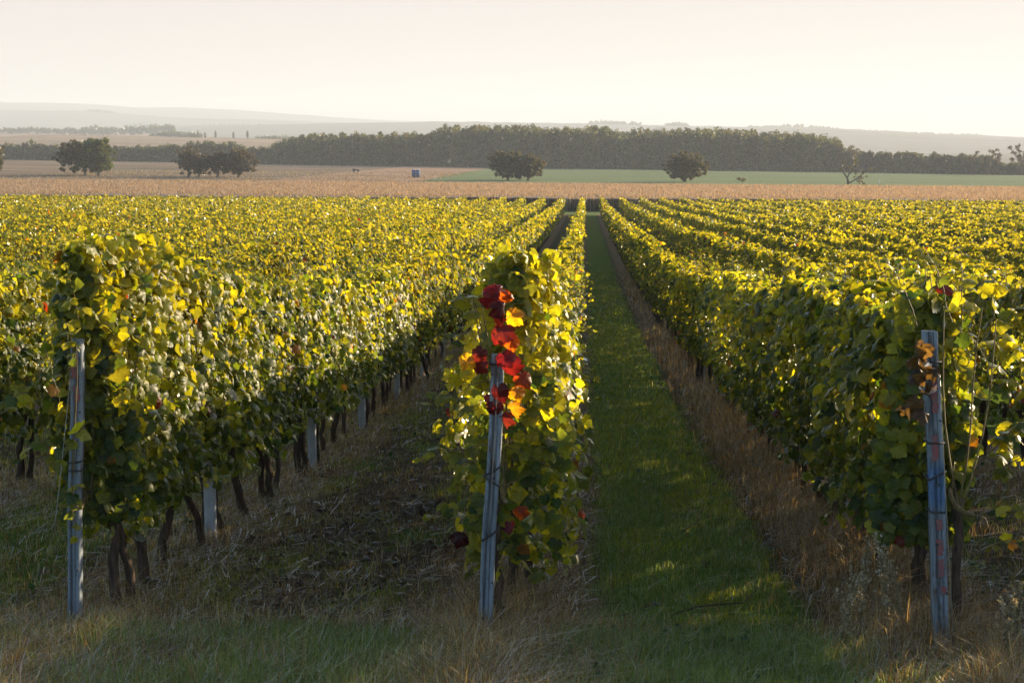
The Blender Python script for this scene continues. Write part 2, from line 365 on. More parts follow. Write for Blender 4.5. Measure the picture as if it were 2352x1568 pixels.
def canopy(mb, xr, y0, y1, per_m, size, shape, k, bottom=.78, end=None, top_add=0., ws=.92, bright=0.):
    """leaves of one row between y0 and y1: a hedge of leaves with bulges, holes and a ragged top."""
    n = int(per_m * (y1 - y0)); L = rng.random(n)
    y = rng.uniform(y0, y1, n); b = noi(y*.9, k*7.3, 1.) ; b2 = noi(y*.28, k*3.1, 5.)
    ht = 2.02 + top_add + .19*b + .15*b2
    lo = bottom + .12*noi(y*1.4, k*5.7, 8.)
    topm = L < .30
    h = np.where(topm, ht - .35*rng.random(n)**1.6, lo + (ht - lo)*rng.random(n)**.95)
    low = (rng.random(n) < .07) & ~topm; h = np.where(low, lo - .22*rng.random(n), h)
    v = np.clip((h - lo)/(ht - lo), 0, 1)
    wd = (.17 + .19*np.sin(np.clip(v, 0, 1)*2.3 + .75)) * (1 + .45*noi(y*2.1, h*2.6, k*4.1)) + .02
    wd = wd*ws; side = np.where(rng.random(n) < .5, -1, 1)
    depth = rng.random(n)**1.8
    x = side*wd*(1 - .75*depth)
    x = np.where(topm, rng.uniform(-1, 1, n)*wd*.95, x)
    # holes where the wall of leaves thins out
    keep = ~((noi(y*3.3, h*3.3, k*2.2 + side*5) < -.62) & ~topm & (rng.random(n) < .75)) & ~((noi(y*1.9, x*3, k*2.9) < -.75) & topm)
    zt = np.where(topm, rng.uniform(.5, 1.3, n), rng.uniform(.0, .9, n))
    ang = np.where(topm, rng.uniform(.0, 1.35, n), rng.uniform(-.2, .85, n))
    N = np.stack([np.sign(x)*np.cos(ang)*np.where(topm, .7, 1.), rng.normal(0, 1, n)*np.where(topm, .9, .55), np.sin(ang)], -1) + rng.normal(0, .22, (n, 3))
    T = np.stack([np.sign(x)*rng.uniform(0, .9, n), rng.normal(0, .55, n), -rng.uniform(.4, 1.2, n)], -1)
    if end is not None:                                      # rounded end of the row facing the headland
        d = y - y0; e = d < .45
        x = np.where(e, x*(.45 + 1.2*d), x)
        m = int(per_m*.42); he = rng.uniform(bottom - .1, 2.0 + top_add, m); xe = rng.uniform(-.19 if k == -1 else -.27, .27, m)*(1.05 - .6*np.clip(he - 1.2, 0, 1))
        ye = y0 + .12 + .9*xe**2 - .12*rng.random(m) + .08*noi(he*3, k, 2.)
        x = np.concatenate([x, xe]); y = np.concatenate([y, ye]); h = np.concatenate([h, he])
        N = np.concatenate([N, np.stack([xe*1.5 + rng.normal(0, .4, m), -np.ones(m), rng.uniform(0, 1, m)], -1)])
        T = np.concatenate([T, np.stack([rng.normal(0, .5, m), -rng.uniform(0, .5, m), -rng.uniform(.4, 1.2, m)], -1)])
        keep = np.concatenate([keep, np.ones(m, bool)])
    x, y, h, N, T = x[keep], y[keep], h[keep], N[keep], T[keep]; n = len(x)
    P = np.stack([xr + x, y, G(xr, y) + h], -1)
    S = size*rng.uniform(.6, 1.25, n); P = P - nz(T)*S[:, None]*.4
    cc = leaf_colour(n, h + .25*noi(y*.13, k*1.7, 9.), .25 + bright + .12*noi(y*.5, k*2.1, 14.))*(1 + .5*bright)  # bright: backlight through the near row ends, painted as yellower, lighter leaves
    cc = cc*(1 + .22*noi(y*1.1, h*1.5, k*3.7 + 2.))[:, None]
    leaves(mb, P, N, T, S, cc, shape, rim=cc*np.array([1.25, 1.12, .9]) if len(shape[0]) > 8 else None)

def sprig(mb, sm, p0, p1, nl, size, shape, sag=.08, col=None, rad=.0035):
    """a shoot from p0 to p1 carrying leaves on alternate sides, smaller towards the tip."""
    p0 = np.array(p0, float); p1 = np.array(p1, float); t = np.linspace(0, 1, 7)
    pts = p0[None]*(1-t)[:, None] + p1[None]*t[:, None]; pts[:, 2] += sag*np.sin(t*math.pi)
    pts += np.cumsum(rng.normal(0, .006, (7, 3)), 0)
    if sm is not None: tube(sm, pts, np.linspace(rad, rad*.5, 7), 4, cap=False)
    tt = np.linspace(.12, 1, nl); P = np.stack([np.interp(tt, t, pts[:, i]) for i in range(3)], -1)
    d = nz((p1 - p0)[None])[0]; sd = nz(np.cross(d, [0, 0, 1.])[None])[0]
    s = np.where(np.arange(nl) % 2, 1, -1)[:, None]
    T = sd[None]*s + d[None]*.5 + rng.normal(0, .3, (nl, 3)) + np.array([0, 0, -.4])
    N = np.array([0, 0, 1.])[None] + rng.normal(0, .45, (nl, 3)) - sd[None]*s*.1 + np.array([0, -.35, 0])
    S = size*(1.05 - .6*tt)*rng.uniform(.85, 1.15, nl)
    c = leaf_colour(nl, np.full(nl, 2.2), .25) if col is None else np.broadcast_to(col, (nl, 3))*rng.uniform(.8, 1.2, (nl, 1))
    leaves(mb, P, N, T, S, c, shape)

# ------------------------------------------------------------------ the vineyard rows
ROW_START = {-1: 8.13, 0: 7.93, 1: 7.74}
ROW_END = 187.5
VSP = .86
def row_x(k): return ROW0 + ROWD*k
def row_start(k): return ROW_START.get(k, 7.9 + .25*math.sin(k*2.3))
cand = []
for k in range(-34, 27):
    ys = row_start(k) + .32 + np.arange(int((ROW_END - row_start(k) - .3)/VSP))*VSP
    x = np.full_like(ys, row_x(k)); g = G(x, ys)
    a, bb, d = proj(x, ys, g + 1.4); a2, b3, _ = proj(x, ys, g + 2.0)
    vis = (np.minimum(a, a2) < 2400) & (np.maximum(a, a2) > -48)
    near = vis | ((np.abs(a - CX) < CX + 90 + 9*FPX/np.maximum(d, 1)) & (ys < 190))
    for i in range(len(ys)):
        if vis[i]: cand.append((d[i], k, i, ys[i]))
cand.sort()
near_v = {(k, i) for _, k, i, _ in cand[:300]}
byrow = {}
for _, k, i, y in cand[:300]: byrow.setdefault(k, []).append((i, y))

ONES = 'first second third fourth fifth sixth seventh eighth ninth tenth eleventh twelfth thirteenth fourteenth fifteenth sixteenth seventeenth eighteenth nineteenth'.split()
TENS = {2: 'twent', 3: 'thirt', 4: 'fort', 5: 'fift'}
def ordinal(n):
    if n < 20: return ONES[n-1]
    t, o = divmod(n, 10); return TENS[t] + ('ieth' if o == 0 else 'y-' + ONES[o-1])
def row_phrase(k):
    if k == 0: return 'row with the red leaves'
    if k > 0: return f'{ordinal(k)} row right of the grass track'
    return f'{ordinal(-k)} row left of the red leaves'

def make_vine(k, i, y, rank):
    xr = row_x(k); g0 = float(G(xr, y)); d = math.hypot(xr, y)
    root = empty('grapevine', (xr, y, g0))
    first = i == 0
    tag(root, f'yellow-green grapevine, {ordinal(rank)} from the front, {row_phrase(k)}', 'grapevine', 'grapevines in trellised rows')
    org = (xr, y, g0)
    # trunk (sometimes twin), then arms along the wire with shoots rising from them
    mb = MB(); H = rng.uniform(.72, .86)
    for q in range(2 if rng.random() < .3 else 1):
        bx = rng.normal(0, .05) + q*.1; by = rng.normal(0, .09) + q*.12
        z = np.linspace(-.04, H, 9); t = z/H
        px = bx*(1-t) + np.cumsum(rng.normal(0, .015, 9)); py = by*(1-t) + np.cumsum(rng.normal(0, .013, 9))
        if k == -1 and first: py = py - .10*(1-t)**2; px = px + .02
        if k <= -2: px = px - .10*(1-t)
        tube(mb, np.stack([xr+px, y+py, g0+z], -1), np.interp(t, [0, .1, .9, 1], [.050, .033, .027, .036])*rng.uniform(.8, 1.15), 7, rough=.13)
    mb.build('trunk', M['bark'], root, True, org)
    hi = d < 15.5; mid = d < 27
    sm = MB()
    if mid:
        t = np.linspace(-1, 1, 9); arm = np.stack([xr + .02*np.sin(t*5), y + t*.42, G(xr, y + t*.42) + H + .04*np.cos(t*4)], -1)
        tube(sm, arm, .014, 5, rough=.12)
        for q in range(7 if hi else 4):
            ys_ = y + rng.uniform(-.4, .4); tz = np.linspace(0, 1, 6)
            hx = rng.normal(0, .12); hy = rng.normal(0, .12)
            tube(sm, np.stack([xr + hx*tz + .03*np.sin(tz*4+q), ys_ + hy*tz, g0 + H + tz*rng.uniform(.9, 1.25)], -1), np.linspace(.006, .003, 6), 4, cap=False)
    mb = MB()
    shape = LEAF_HI if hi else (LEAF_MID if mid else LEAF_LOW)
    pm = (950 if k == 0 and i < 3 else 1700) if hi else (1300 if mid else 660)
    size = .076 if mid else .100
    bot = .78
    if k == 0: bot = .50 if i < 2 else (.66 if i < 5 else .74)
    if k == 1: bot = .66 if i < 2 else .80
    if k == -1 and first: bot = .72
    ymin = y - VSP/2
    if first: ymin = {0: 8.16, -1: 8.26, 1: 8.02}.get(k, row_start(k))
    cxr = xr + ({0: -.13, 1: -.12, 2: -.08}.get(i, 0) if k == 1 else 0) + ({0: .06, 1: .03}.get(i, 0) if k == 0 else 0)
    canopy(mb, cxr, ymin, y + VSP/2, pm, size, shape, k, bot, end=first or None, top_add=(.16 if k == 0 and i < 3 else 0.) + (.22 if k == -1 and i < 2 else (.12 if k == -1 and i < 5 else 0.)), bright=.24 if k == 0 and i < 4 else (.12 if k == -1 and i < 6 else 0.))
    ns = 5 if mid else 3
    for q in range(ns):
        ys_ = y + rng.uniform(-.42, .42); up = rng.random() < .62; s = 1 if rng.random() < .5 else -1
        gz = float(G(xr, ys_))
        if up:
            p0 = (xr + rng.normal(0, .12), ys_, gz + 1.85); L = rng.uniform(.22, .48)
            p1 = (p0[0] + rng.normal(0, .14), ys_ + rng.normal(0, .14), p0[2] + L)
        else:
            p0 = (xr + s*.25, ys_, gz + rng.uniform(1.0, 1.9)); p1 = (xr + s*rng.uniform(.42, .62), ys_ + rng.normal(0, .15), p0[2] + rng.uniform(-.3, .1))
        sprig(mb, sm if mid else None, p0, p1, 6 if mid else 4, .095 if mid else .115, shape, .04)
    if first and k == 1:                                     # long loose shoots reaching out on the right of the row end
        X0, Y0 = xr + .12, y - .25
        for (dx, dy, z0, z1, nl, sz) in ((.22, .1, 1.6, 1.72, 9, .10), (.30, .0, 1.45, 1.55, 9, .10), (.16, .0, 1.2, 1.25, 8, .10), (.38, -.25, 1.15, 1.50, 11, .10), (.42, -.05, 1.05, 1.42, 9, .10), (.30, -.2, 1.0, 1.12, 7, .09), (.34, -.25, .78, .82, 7, .09), (.30, -.1, .60, .55, 5, .08), (-.0, -.1, 1.8, 2.12, 7, .10), (.2, .1, 1.7, 1.95, 8, .10)):
            sprig(mb, sm, (X0 + .02, Y0, g0 + z0), (X0 + dx, Y0 + dy, g0 + z1), nl, sz, LEAF_HI, .08)
    if first and k == 0:
        X0, Y0 = xr - .2, y - .15
        for (dx, dy, z0, z1, nl) in ((-.32, -.1, 1.05, 1.12, 9), (-.25, -.05, 1.35, 1.42, 7), (-.28, .1, .72, .66, 6), (.55, .0, 1.15, 1.02, 7), (.5, .3, 1.5, 1.42, 6), (-.1, -.1, 1.9, 2.0, 6)):
            sprig(mb, sm, (X0, Y0, g0 + z0), (X0 + dx, Y0 + dy, g0 + z1), nl, .10, LEAF_HI, .07)
    if first and k == -1:
        for (x0, z0, x1, z1, nl) in ((-.12, 1.75, -.02, 1.38, 9), (.0, 1.9, .04, 1.62, 8), (-.02, .95, .0, .62, 6), (.08, 1.3, -.04, 1.12, 5), (0, 2.0, .02, 2.48, 9), (.05, 2.0, .2, 2.22, 6), (-.1, 1.9, -.25, 2.12, 6), (-.15, 1.2, -.32, 1.1, 5)):
            fy = .40 if z1 < z0 else .05; sprig(mb, sm, (xr + x0, y - fy, g0 + z0), (xr + x1, y - fy - .02, g0 + z1), nl, .095 if fy > .1 else .11, LEAF_HI, .03)
    if sm.n: sm.build('cordon', M['shoot'], root, True, org)
    mb.build('foliage', M['vine'] if d < 22 else M['vine_far'], root, True, org)
    if first and k == 0:
        root['label'] = 'grapevine with deep red and orange leaves behind the leaning middle post'
        rb = MB(); pal = [(.30, .014, .045), (.62, .09, .02), (.75, .30, .03), (.13, .012, .03), (.36, .02, .05)]
        #  px of each red leaf on the end of the row -> height and side on the row's end face
        for (px, py, s, c) in ((1155, 690, .15, 0), (1168, 722, .15, 3), (1150, 712, .13, 4), (1195, 712, .10, 1), (1205, 742, .15, 2), (1178, 775, .16, 3), (1192, 800, .13, 1), (1165, 790, .12, 4), (1172, 830, .14, 0), (1188, 850, .15, 4), (1110, 850, .15, 3), (1090, 840, .13, 2), (1125, 825, .12, 3), (1215, 880, .14, 1), (1207, 905, .11, 2), (1160, 905, .15, 3), (1145, 925, .14, 4), (1155, 945, .12, 0), (1190, 940, .13, 2), (1175, 960, .12, 3), (1195, 1195, .11, 0), (1215, 1165, .10, 1), (1065, 1225, .12, 3), (1150, 745, .13, 3)):
            hx = (px - 1150)/FPX*8.6*.85; hz = (1465 - py)/FPX*8.6*1.03
            P = np.array([[xr - .05 + hx, y - .33 - .07*max(0, 1 - (py - 690)/300.) + rng.uniform(-.05, .05), g0 + hz + .02]]); pc_ = np.array([pal[c]])*rng.uniform(.5, .85)
            leaves(rb, P, np.array([[rng.normal(0, .55), -1, rng.uniform(-.1, .7)]]), np.array([[rng.normal(0, .5), -.2, -1.]]), s*.68, pc_, LEAF_HI, (1.5, 4.2), rim=pc_*np.array([[1.9, 2.6, 1.]]) if rng.random() < .6 else pc_*.5)
        tag(rb.build('red_leaves', M['vine'], root, True, org), 'deep red and orange autumn leaves')
    if first and k == 1:
        rb = MB()
        for q in range(13):
            P = np.array([[xr - .27 + rng.normal(0, .045), y - .42 + rng.normal(0, .03), g0 + rng.uniform(1.42, 1.82)]])
            leaves(rb, P, rng.normal(0, 1, (1, 3)) + np.array([[0, -1, .3]]), np.array([[rng.normal(0, .4), 0, -1.]]), .085, np.array([[.14, .075, .05]])*rng.uniform(.7, 1.2), LEAF_HI, (1.5, 3.5))
        tag(rb.build('withered_leaves', M['vine'], root, True, org), 'shrivelled brown leaves')
        root['label'] = 'grapevine with shrivelled brown leaves and loose shoots at the right-hand post'
    if first and k == -1: root['label'] = 'tall grapevine at the row end wrapped round the left-hand post'
    return root

for k, lst in byrow.items():
    for r, (i, y) in enumerate(sorted(lst)): make_vine(k, i, y, r + 1)

# everything farther off: thousands of vines that read as one leafy mass
mb = MB(); tb = MB()
for k in range(-34, 27):
    xr = row_x(k); ys = row_start(k) + .32 + np.arange(int((ROW_END - row_start(k) - .3)/VSP))*VSP
    a, bb, d = proj(np.full_like(ys, xr), ys, G(xr, ys) + 1.6)
    inn = np.abs(a - CX) < CX + 60 + np.where(xr > 0, 8.5, 2.5)*FPX/np.maximum(d, 1)
    idx = [i for i in range(len(ys)) if inn[i] and d[i] > 3 and (k, i) not in near_v]
    if not idx: continue
    runs = np.split(np.array(idx), np.where(np.diff(idx) != 1)[0] + 1)
    for run in runs:
        y0, y1 = ys[run[0]] - VSP/2, ys[run[-1]] + VSP/2
        while y0 < y1 - .01:
            ye = min(y0 + 8, y1); dist = math.hypot(xr, (y0+ye)/2)
            outside = abs(proj(xr, (y0+ye)/2, G(xr, (y0+ye)/2) + 1.6)[0] - CX) > CX + 60
            if dist < 75 and not outside: pm, sz, shp = 340, .145, LEAF_LOW
            elif dist < 75: pm, sz, shp = 150, .22, LEAF_LOW
            elif dist < 120: pm, sz, shp = 190, .19, LEAF_DOT
            else: pm, sz, shp = 105, .25, LEAF_DOT
            canopy(mb, xr, y0, ye, pm, sz, shp, k, top_add=.05, ws=.72)
            m = int((ye - y0) * (2.0 if dist < 100 else 1.2)); yy = rng.uniform(y0, ye, m)   # ragged shoots on top
            for j in range(4):
                P = np.stack([xr + rng.normal(0, .15, m), yy + rng.normal(0, .05, m), G(xr, yy) + 2.02 + j*.11*rng.uniform(.5, 1.2, m)], -1)
                leaves(mb, P, rng.normal(0, 1, (m, 3)) + np.array([0, -.4, .6]), rng.normal(0, .6, (m, 3)) + np.array([0, 0, -.7]), sz*rng.uniform(.5, .9, m), leaf_colour(m, np.full(m, 2.2), .3), shp)
            y0 = ye
        if -4 < k < 6:
            for i in run:
                if ys[i] < 120:
                    z = np.array([0, .45, .85]); g = float(G(xr, ys[i]))
                    tube(tb, np.stack([xr + rng.normal(0, .03, 3), ys[i] + rng.normal(0, .04, 3), g + z], -1), .032, 4, cap=False)
o = mb.build('distant_grapevines', M['vine_far'], smooth=True)
tag(o, 'mass of yellow-green vine rows running away to the far end of the vineyard', 'grapevines', kind='stuff')
ts = tb.build('trunks', M['bark'], o); tag(ts, kind='stuff')

# ------------------------------------------------------------------ posts
def end_post(x, y, lean, label, h=1.86, w=.088, seed=0, red=(), straps=(), blue=None):
    g = float(G(x, y)); root = empty('end_post', (x, y, g)); tag(root, label, 'post', 'weathered end posts of the vine rows'); org = (x, y, g)
    # a square timber with two long grooves in its front face
    prof = np.array([(-.5, -.5), (-.22, -.5), (-.18, -.36), (-.10, -.36), (-.06, -.5), (.12, -.5), (.15, -.40), (.20, -.40), (.23, -.5), (.5, -.5), (.5, .5), (-.5, .5)])
    zz = np.linspace(-.15, h, 24); V = []; C = []
    for q, z in enumerate(zz):
        s = w*(1 - .10*max(z, 0)/h)*(1 + .012*math.sin(z*17+seed)); ox = lean[0]*z/h + .004*math.sin(z*5+seed); oy = lean[1]*z/h
        jit = 1 + .03*np.sin(np.arange(12)*2.1 + z*9 + seed)
        V.append(np.column_stack([x + ox + prof[:, 0]*s*jit, y + oy + prof[:, 1]*s, np.full(12, g + z + (.008*math.sin(seed) if q == 23 else 0))]))
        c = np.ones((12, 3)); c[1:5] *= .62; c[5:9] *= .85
        if blue and blue[0] < z < blue[1]: c = c*np.array([.45, .75, 1.2])
        C.append(c)
    V = np.concatenate(V); i = np.arange(23)[:, None]*12; j = np.arange(12)[None]; j2 = (j+1) % 12
    F = np.stack([i+j, i+j2, i+12+j2, i+12+j], -1).reshape(-1, 4); mb = MB()
    V = np.concatenate([V, V[-12:].mean(0, keepdims=True)]); k = len(V)-1; jj = np.arange(12)
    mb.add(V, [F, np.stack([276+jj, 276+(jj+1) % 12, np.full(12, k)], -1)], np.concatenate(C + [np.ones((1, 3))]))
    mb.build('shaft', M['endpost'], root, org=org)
    def pos(z): return x + lean[0]*z/h, y + lean[1]*z/h
    for z, tl in straps:                                      # wire bound round the post
        st = MB(); px, py = pos(z); s = w*.5 + .005
        loop = [(-s, -s), (0, -s - .004), (s, -s), (s, s), (-s, s), (-s, -s)]
        tube(st, [(px+a, py+b, g + z + tl*a/s*.5) for a, b in loop], .0055, 5); st.build('strap', M['dark'], root, org=org)
    for z, l, o_ in red:
        rm = MB(); px, py = pos(z); n = 7; t = np.linspace(0, 1, n); yf = py - w*.5 - .0025
        wv = .010 + .010*np.abs(np.sin(t*7 + z*9)); xc = px + o_ + .004*np.sin(t*5)
        Vv = np.concatenate([np.column_stack([xc - wv, np.full(n, yf) + lean[1]*t*l/h, g + z + t*l]), np.column_stack([xc + wv, np.full(n, yf) + lean[1]*t*l/h, g + z + t*l])])
        q = np.arange(n-1); rm.add(Vv, np.stack([q, q+n, q+n+1, q+1], -1)); rm.build('paint_mark', M['red_paint'], root, org=org)
    for z in (.35, .62, .95, 1.3, h - .1):                      # nail heads
        nb = MB(); px, py = pos(z); tube(nb, [(px + .03*math.sin(z*40), py - w*.44, g+z), (px + .03*math.sin(z*40), py - w*.5 - .006, g+z)], .006, 6); nb.build('nail', M['dark'], root, org=org)
    return root, pos, g

def guy_wire(p0, p1, label, r=.0026):
    mb = MB(); t = np.linspace(0, 1, 12)[:, None]; P = np.array(p0)[None]*(1-t) + np.array(p1)[None]*t
    P[:, 2] -= .02*np.sin(t[:, 0]*math.pi); tube(mb, P - np.array(p0), r, 5)
    o = mesh_obj('tie_wire', np.concatenate(mb.V), [np.concatenate(mb.F[q]) for q in (3, 4)], M['wire'])
    o.location = p0; tag(o, label, 'wire', 'wires at the row ends'); return o

_, ps, g = end_post(-3.06, 8.10, (.06, .1), 'tall weathered grey post with leaves wrapped round its top, left row end', 1.72, .070, 1., red=((1.36, .10, .01), (1.5, .08, -.01)), straps=((.95, 0), (1.0, .01)))
_, pc, gc = end_post(-.565, 7.86, (.075, .12), 'grey-blue grooved post leaning in front of the red vine leaves', 1.64, .079, 2., straps=((.62, .06), (.93, -.055), (.99, .05), (1.34, 0), (1.60, 0)))
_, pr, gr = end_post(1.985, 7.66, (-.115, .1), 'weathered post with red paint marks and a blue band, right row end', 1.78, .080, 3., red=((.44, .10, 0), (.34, .05, .01), (.56, .09, 0), (.70, .06, .0), (1.08, .14, -.01), (1.34, .12, 0), (1.46, .10, 0)), straps=((.80, 0), (1.0, .05), (1.18, 0), (1.62, 0)), blue=(.80, 1.03))
a = pc(1.2); guy_wire((a[0]+.02, a[1]-.06, gc + 1.50), (a[0]-.03, a[1]-.10, gc + .62), 'thin bright wire hanging down the front of the middle post')
a = pr(1.4); guy_wire((a[0]+.02, a[1]-.055, gr + 1.55), (a[0]+.115, a[1]-.25, gr + .02), 'thin wire slanting down to the grass beside the right-hand post')
a = ps(1.4); guy_wire((a[0]-.02, a[1]-.05, g + 1.5), (a[0]-.10, a[1]-.2, g + .62), 'thin wire hanging beside the left-hand post')

def line_post(x, y, label, lean=(0, 0), h=1.9):
    """open steel profile post: a shallow channel with folded edges."""
    g = float(G(x, y)); root = empty('line_post', (x, y, g)); tag(root, label, 'post', 'pale steel posts along the vine rows')
    prof = np.array([(-.038, .022), (-.038, -.018), (-.030, -.024), (.030, -.024), (.038, -.018), (.038, .022), (.032, .022), (.031, -.014), (.026, -.018), (-.026, -.018), (-.031, -.014), (-.032, .022)])
    zz = np.array([-.15, .3, .8, 1.3, h]); n = 12
    V = np.concatenate([np.column_stack([x + lean[0]*z/h + prof[:, 0]*1.15, y + lean[1]*z/h + prof[:, 1]*1.15, np.full(n, g+z)]) for z in zz])
    i = np.arange(4)[:, None]*n; j = np.arange(n)[None]; j2 = (j+1) % n
    mb = MB(); mb.add(V, np.stack([i+j, i+j2, i+n+j2, i+n+j], -1).reshape(-1, 4)); mb.build('profile', M['galv'], root, org=(x, y, g))
    wb = MB()
    for z in (.82, 1.25, 1.65): box(wb, (x + lean[0]*z/h + .046, y + lean[1]*z/h, g+z), (.010, .02, .03))
    wb.build('hook', M['galv'], root, org=(x, y, g)); return root
LP = {-1: [10.85, 15.05, 18.5, 22.03, 25.6, 29.2, 32.8], 1: [11.54, 14.67, 18.3, 21.9, 25.5, 29.2, 33., 36.6, 40.1, 43.06], 0: [11.5, 15.1, 18.7], -2: [15.6, 19.2]}
for k, yl in LP.items():
    for q, y in enumerate(yl):
        off = {-1: .05, 1: .04, 0: 0, -2: -.25}[k]
        line_post(row_x(k) + (off if k != -2 else -.12), y, f'pale steel post, {ordinal(q+1)} from the front, {row_phrase(k)}', lean=(0, 0) if k != -2 else (.0, 0), h=1.85)

# trellis wires along the nearest rows
for k in (-1, 0, 1):
    for hh, nm in ((.80, 'lower'), (1.30, 'upper')):
        ys = np.linspace(row_start(k), 60, 60); mb = MB()
        tube(mb, np.stack([np.full(60, row_x(k)), ys, G(row_x(k), ys) + hh], -1), .0022, 4, cap=False)
        tag(mb.build('trellis_wire', M['wire'], org=(row_x(k), row_start(k), float(G(row_x(k), row_start(k))))), f'{nm} wire strung through the leaves of the {row_phrase(k)}', 'wire', 'trellis wires')

# ------------------------------------------------------------------ grass, dead grass, weeds, fallen leaves on the vineyard floor
def blades(mb, X, Y, H, W, C, lean=.35, curl=.5):
    n = len(X); g = G(X, Y) - .01; th = rng.uniform(0, 2*math.pi, n); L = rng.normal(0, lean, n)
    dx, dy = np.cos(th)*L, np.sin(th)*L; fa = rng.uniform(0, math.pi, n); wx, wy = np.cos(fa)*W/2, np.sin(fa)*W/2
    P = np.zeros((n, 5, 3)); b = np.stack([X, Y, g], -1)
    m = b + np.stack([dx*H*.35, dy*H*.35, H*.55], -1); tip = b + np.stack([dx*H*(1+curl), dy*H*(1+curl), H*np.sqrt(np.clip(1 - .5*L**2, .2, 1))], -1)
    wv = np.stack([wx, wy, 0*wx], -1)
    P[:, 0] = b - wv; P[:, 1] = b + wv; P[:, 2] = m + wv*.8; P[:, 3] = m - wv*.8; P[:, 4] = tip
    i = (np.arange(n)*5)[:, None]
    mb.add(P.reshape(-1, 3), [i + np.array([[0, 1, 2, 3]]), i + np.array([[3, 2, 4]])], np.repeat(C, 5, 0))

def pick(n, pal, var=.2):
    pal = np.array(pal); c = pal[rng.integers(0, len(pal), n)]; return c*rng.uniform(1-var, 1+var, (n, 1))
GREEN = [(.36, .40, .025), (.46, .48, .03), (.58, .55, .05), (.28, .33, .025), (.50, .42, .10)]
TEAL = [(.25, .34, .06), (.33, .40, .09), (.22, .30, .06), (.42, .42, .13)]
DRY = [(.40, .23, .09), (.58, .38, .16), (.26, .145, .055), (.44, .26, .10), (.18, .10, .04), (.66, .47, .22)]
RUST = [(.30, .14, .045), (.18, .085, .035), (.34, .18, .07), (.42, .26, .12)]
def scatter(dens_fn, xa, xb, bands):
    """bands (y0, y1, density, width scale): points thinned by dens_fn(X, Y) 0..1"""
    o = []
    for y0, y1, dn, s in bands:
        n = int((y1-y0)*(xb-xa)*dn); X = rng.uniform(xa, xb, n); Y = rng.uniform(y0, y1, n)
        k = rng.random(n) < dens_fn(X, Y); o.append((X[k], Y[k], np.full(k.sum(), s)))
    return [np.concatenate([q[i] for q in o]) for i in range(3)]
def near_row(X, wid):
    u = (X - ROW0)/ROWD; return np.exp(-((u - np.round(u))*ROWD/wid)**2)
def gtrack(X, Y): return np.clip((.72 - np.abs(X - .71 + .12*noi(Y*.8, 1., 2.)))*8, 0, 1)
B1 = [(5.5, 9, 4200, 1), (9, 14, 2600, 1.15), (14, 22, 1100, 1.6), (22, 38, 420, 2.4), (38, 70, 130, 4.)]
# green grass of the track, and the greener patches of the headland
def dg(X, Y):
    t = gtrack(X, Y)*(.80 + .35*noi(X*1.1, Y*1.1, 4))
    t = np.where((Y > 8.55) & (Y < 8.95), t*.35*(1 + noi(X*2, Y*2)), t)
    head = np.where(Y < 7.95, np.clip(.15 + .9*noi(X*1.0 + 2.0, Y*1.1, 7.) + .5*np.exp(-((X+1.55)/.55)**2) + .9*np.exp(-((X-.9)/.55)**2) - .25*np.exp(-((X+.45)/.35)**2), 0.02, 1), 0)
    al = np.where((X < -.8), .50*np.clip(noi(X*1.3, Y*1.0, 11) + .50, 0, 1), 0) + np.where(X > 2.4, .35*np.clip(noi(X*1.3, Y*.9, 13) + .4, 0, 1), 0)
    return np.clip(np.maximum(np.maximum(t, head), al), 0, 1)
X, Y, S = scatter(dg, -7.5, 4.8, B1); n = len(X)
H = rng.uniform(.035, .095, n)*(1 + .35*noi(X*2.2, Y*2.2, 6)) + np.where(Y < 7.9, rng.uniform(.02, .10, n), 0); H = np.clip(H, .02, .3)*(1 + .35*(rng.random(n) < .05))
C = np.where((noi(X*1.4, Y*.9, 3.) + np.where(Y < 8.3, .6, -.3) > .1)[:, None], pick(n, TEAL), pick(n, GREEN))
mb = MB(); blades(mb, X, Y, H, .0045*S, C, .4)
tag(mb.build('green_grass', M['grass']), 'green grass growing along the track and in patches on the headland', 'grass', kind='stuff')
# bleached dead grass
def dd(X, Y):
    r = near_row(X, .55)*(.7 + .45*noi(X*1.5, Y*1.2, 21)); r = r*(1 - gtrack(X, Y)*.9)
    head = np.where(Y < 8.3, .45 + .6*noi(X*1.6, Y*1.6, 17) + .7*np.exp(-((X+.5)/.5)**2) + .6*np.exp(-((X+3.)/.6)**2) - .6*np.exp(-((X-.9)/.5)**2) + .5*np.exp(-((X-2.1)/.6)**2), 0)
    al = np.where((X < -.6) | (X > 2.2), .10 + .20*np.clip(noi(X*1.2, Y*1.3, 19), 0, 1), 0) + .05
    return np.clip(np.maximum(np.maximum(r, head), al), 0, 1)
X, Y, S = scatter(dd, -7.5, 5.2, [(a, b, c*.85, d) for a, b, c, d in B1]); n = len(X)
tall = np.exp(-((X-1.95)/.5)**2)*np.clip(noi(X*2., Y*1.5, 33)*.8 + .75, 0, 1.5) + .5*np.exp(-((X+.5)/.35)**2)*(Y < 9) + .35*np.exp(-((X+2.9)/.4)**2)*np.clip(noi(X*2, Y*2, 35)+.5, 0, 1.5)
H = rng.uniform(.04, .15, n)*(1 + 2.3*tall) + np.where(rng.random(n) < .06, rng.uniform(.05, .22, n)*(.5+tall), 0)
C = (1.15 + .35*(Y < 8.4))[:, None]*np.where((rng.random(n) < (.35 + .35*noi(X*1.2, Y*1.2, 41)))[:, None], pick(n, RUST), pick(n, DRY))
mb = MB(); blades(mb, X, Y, H, .0042*S, C, .62, .9)
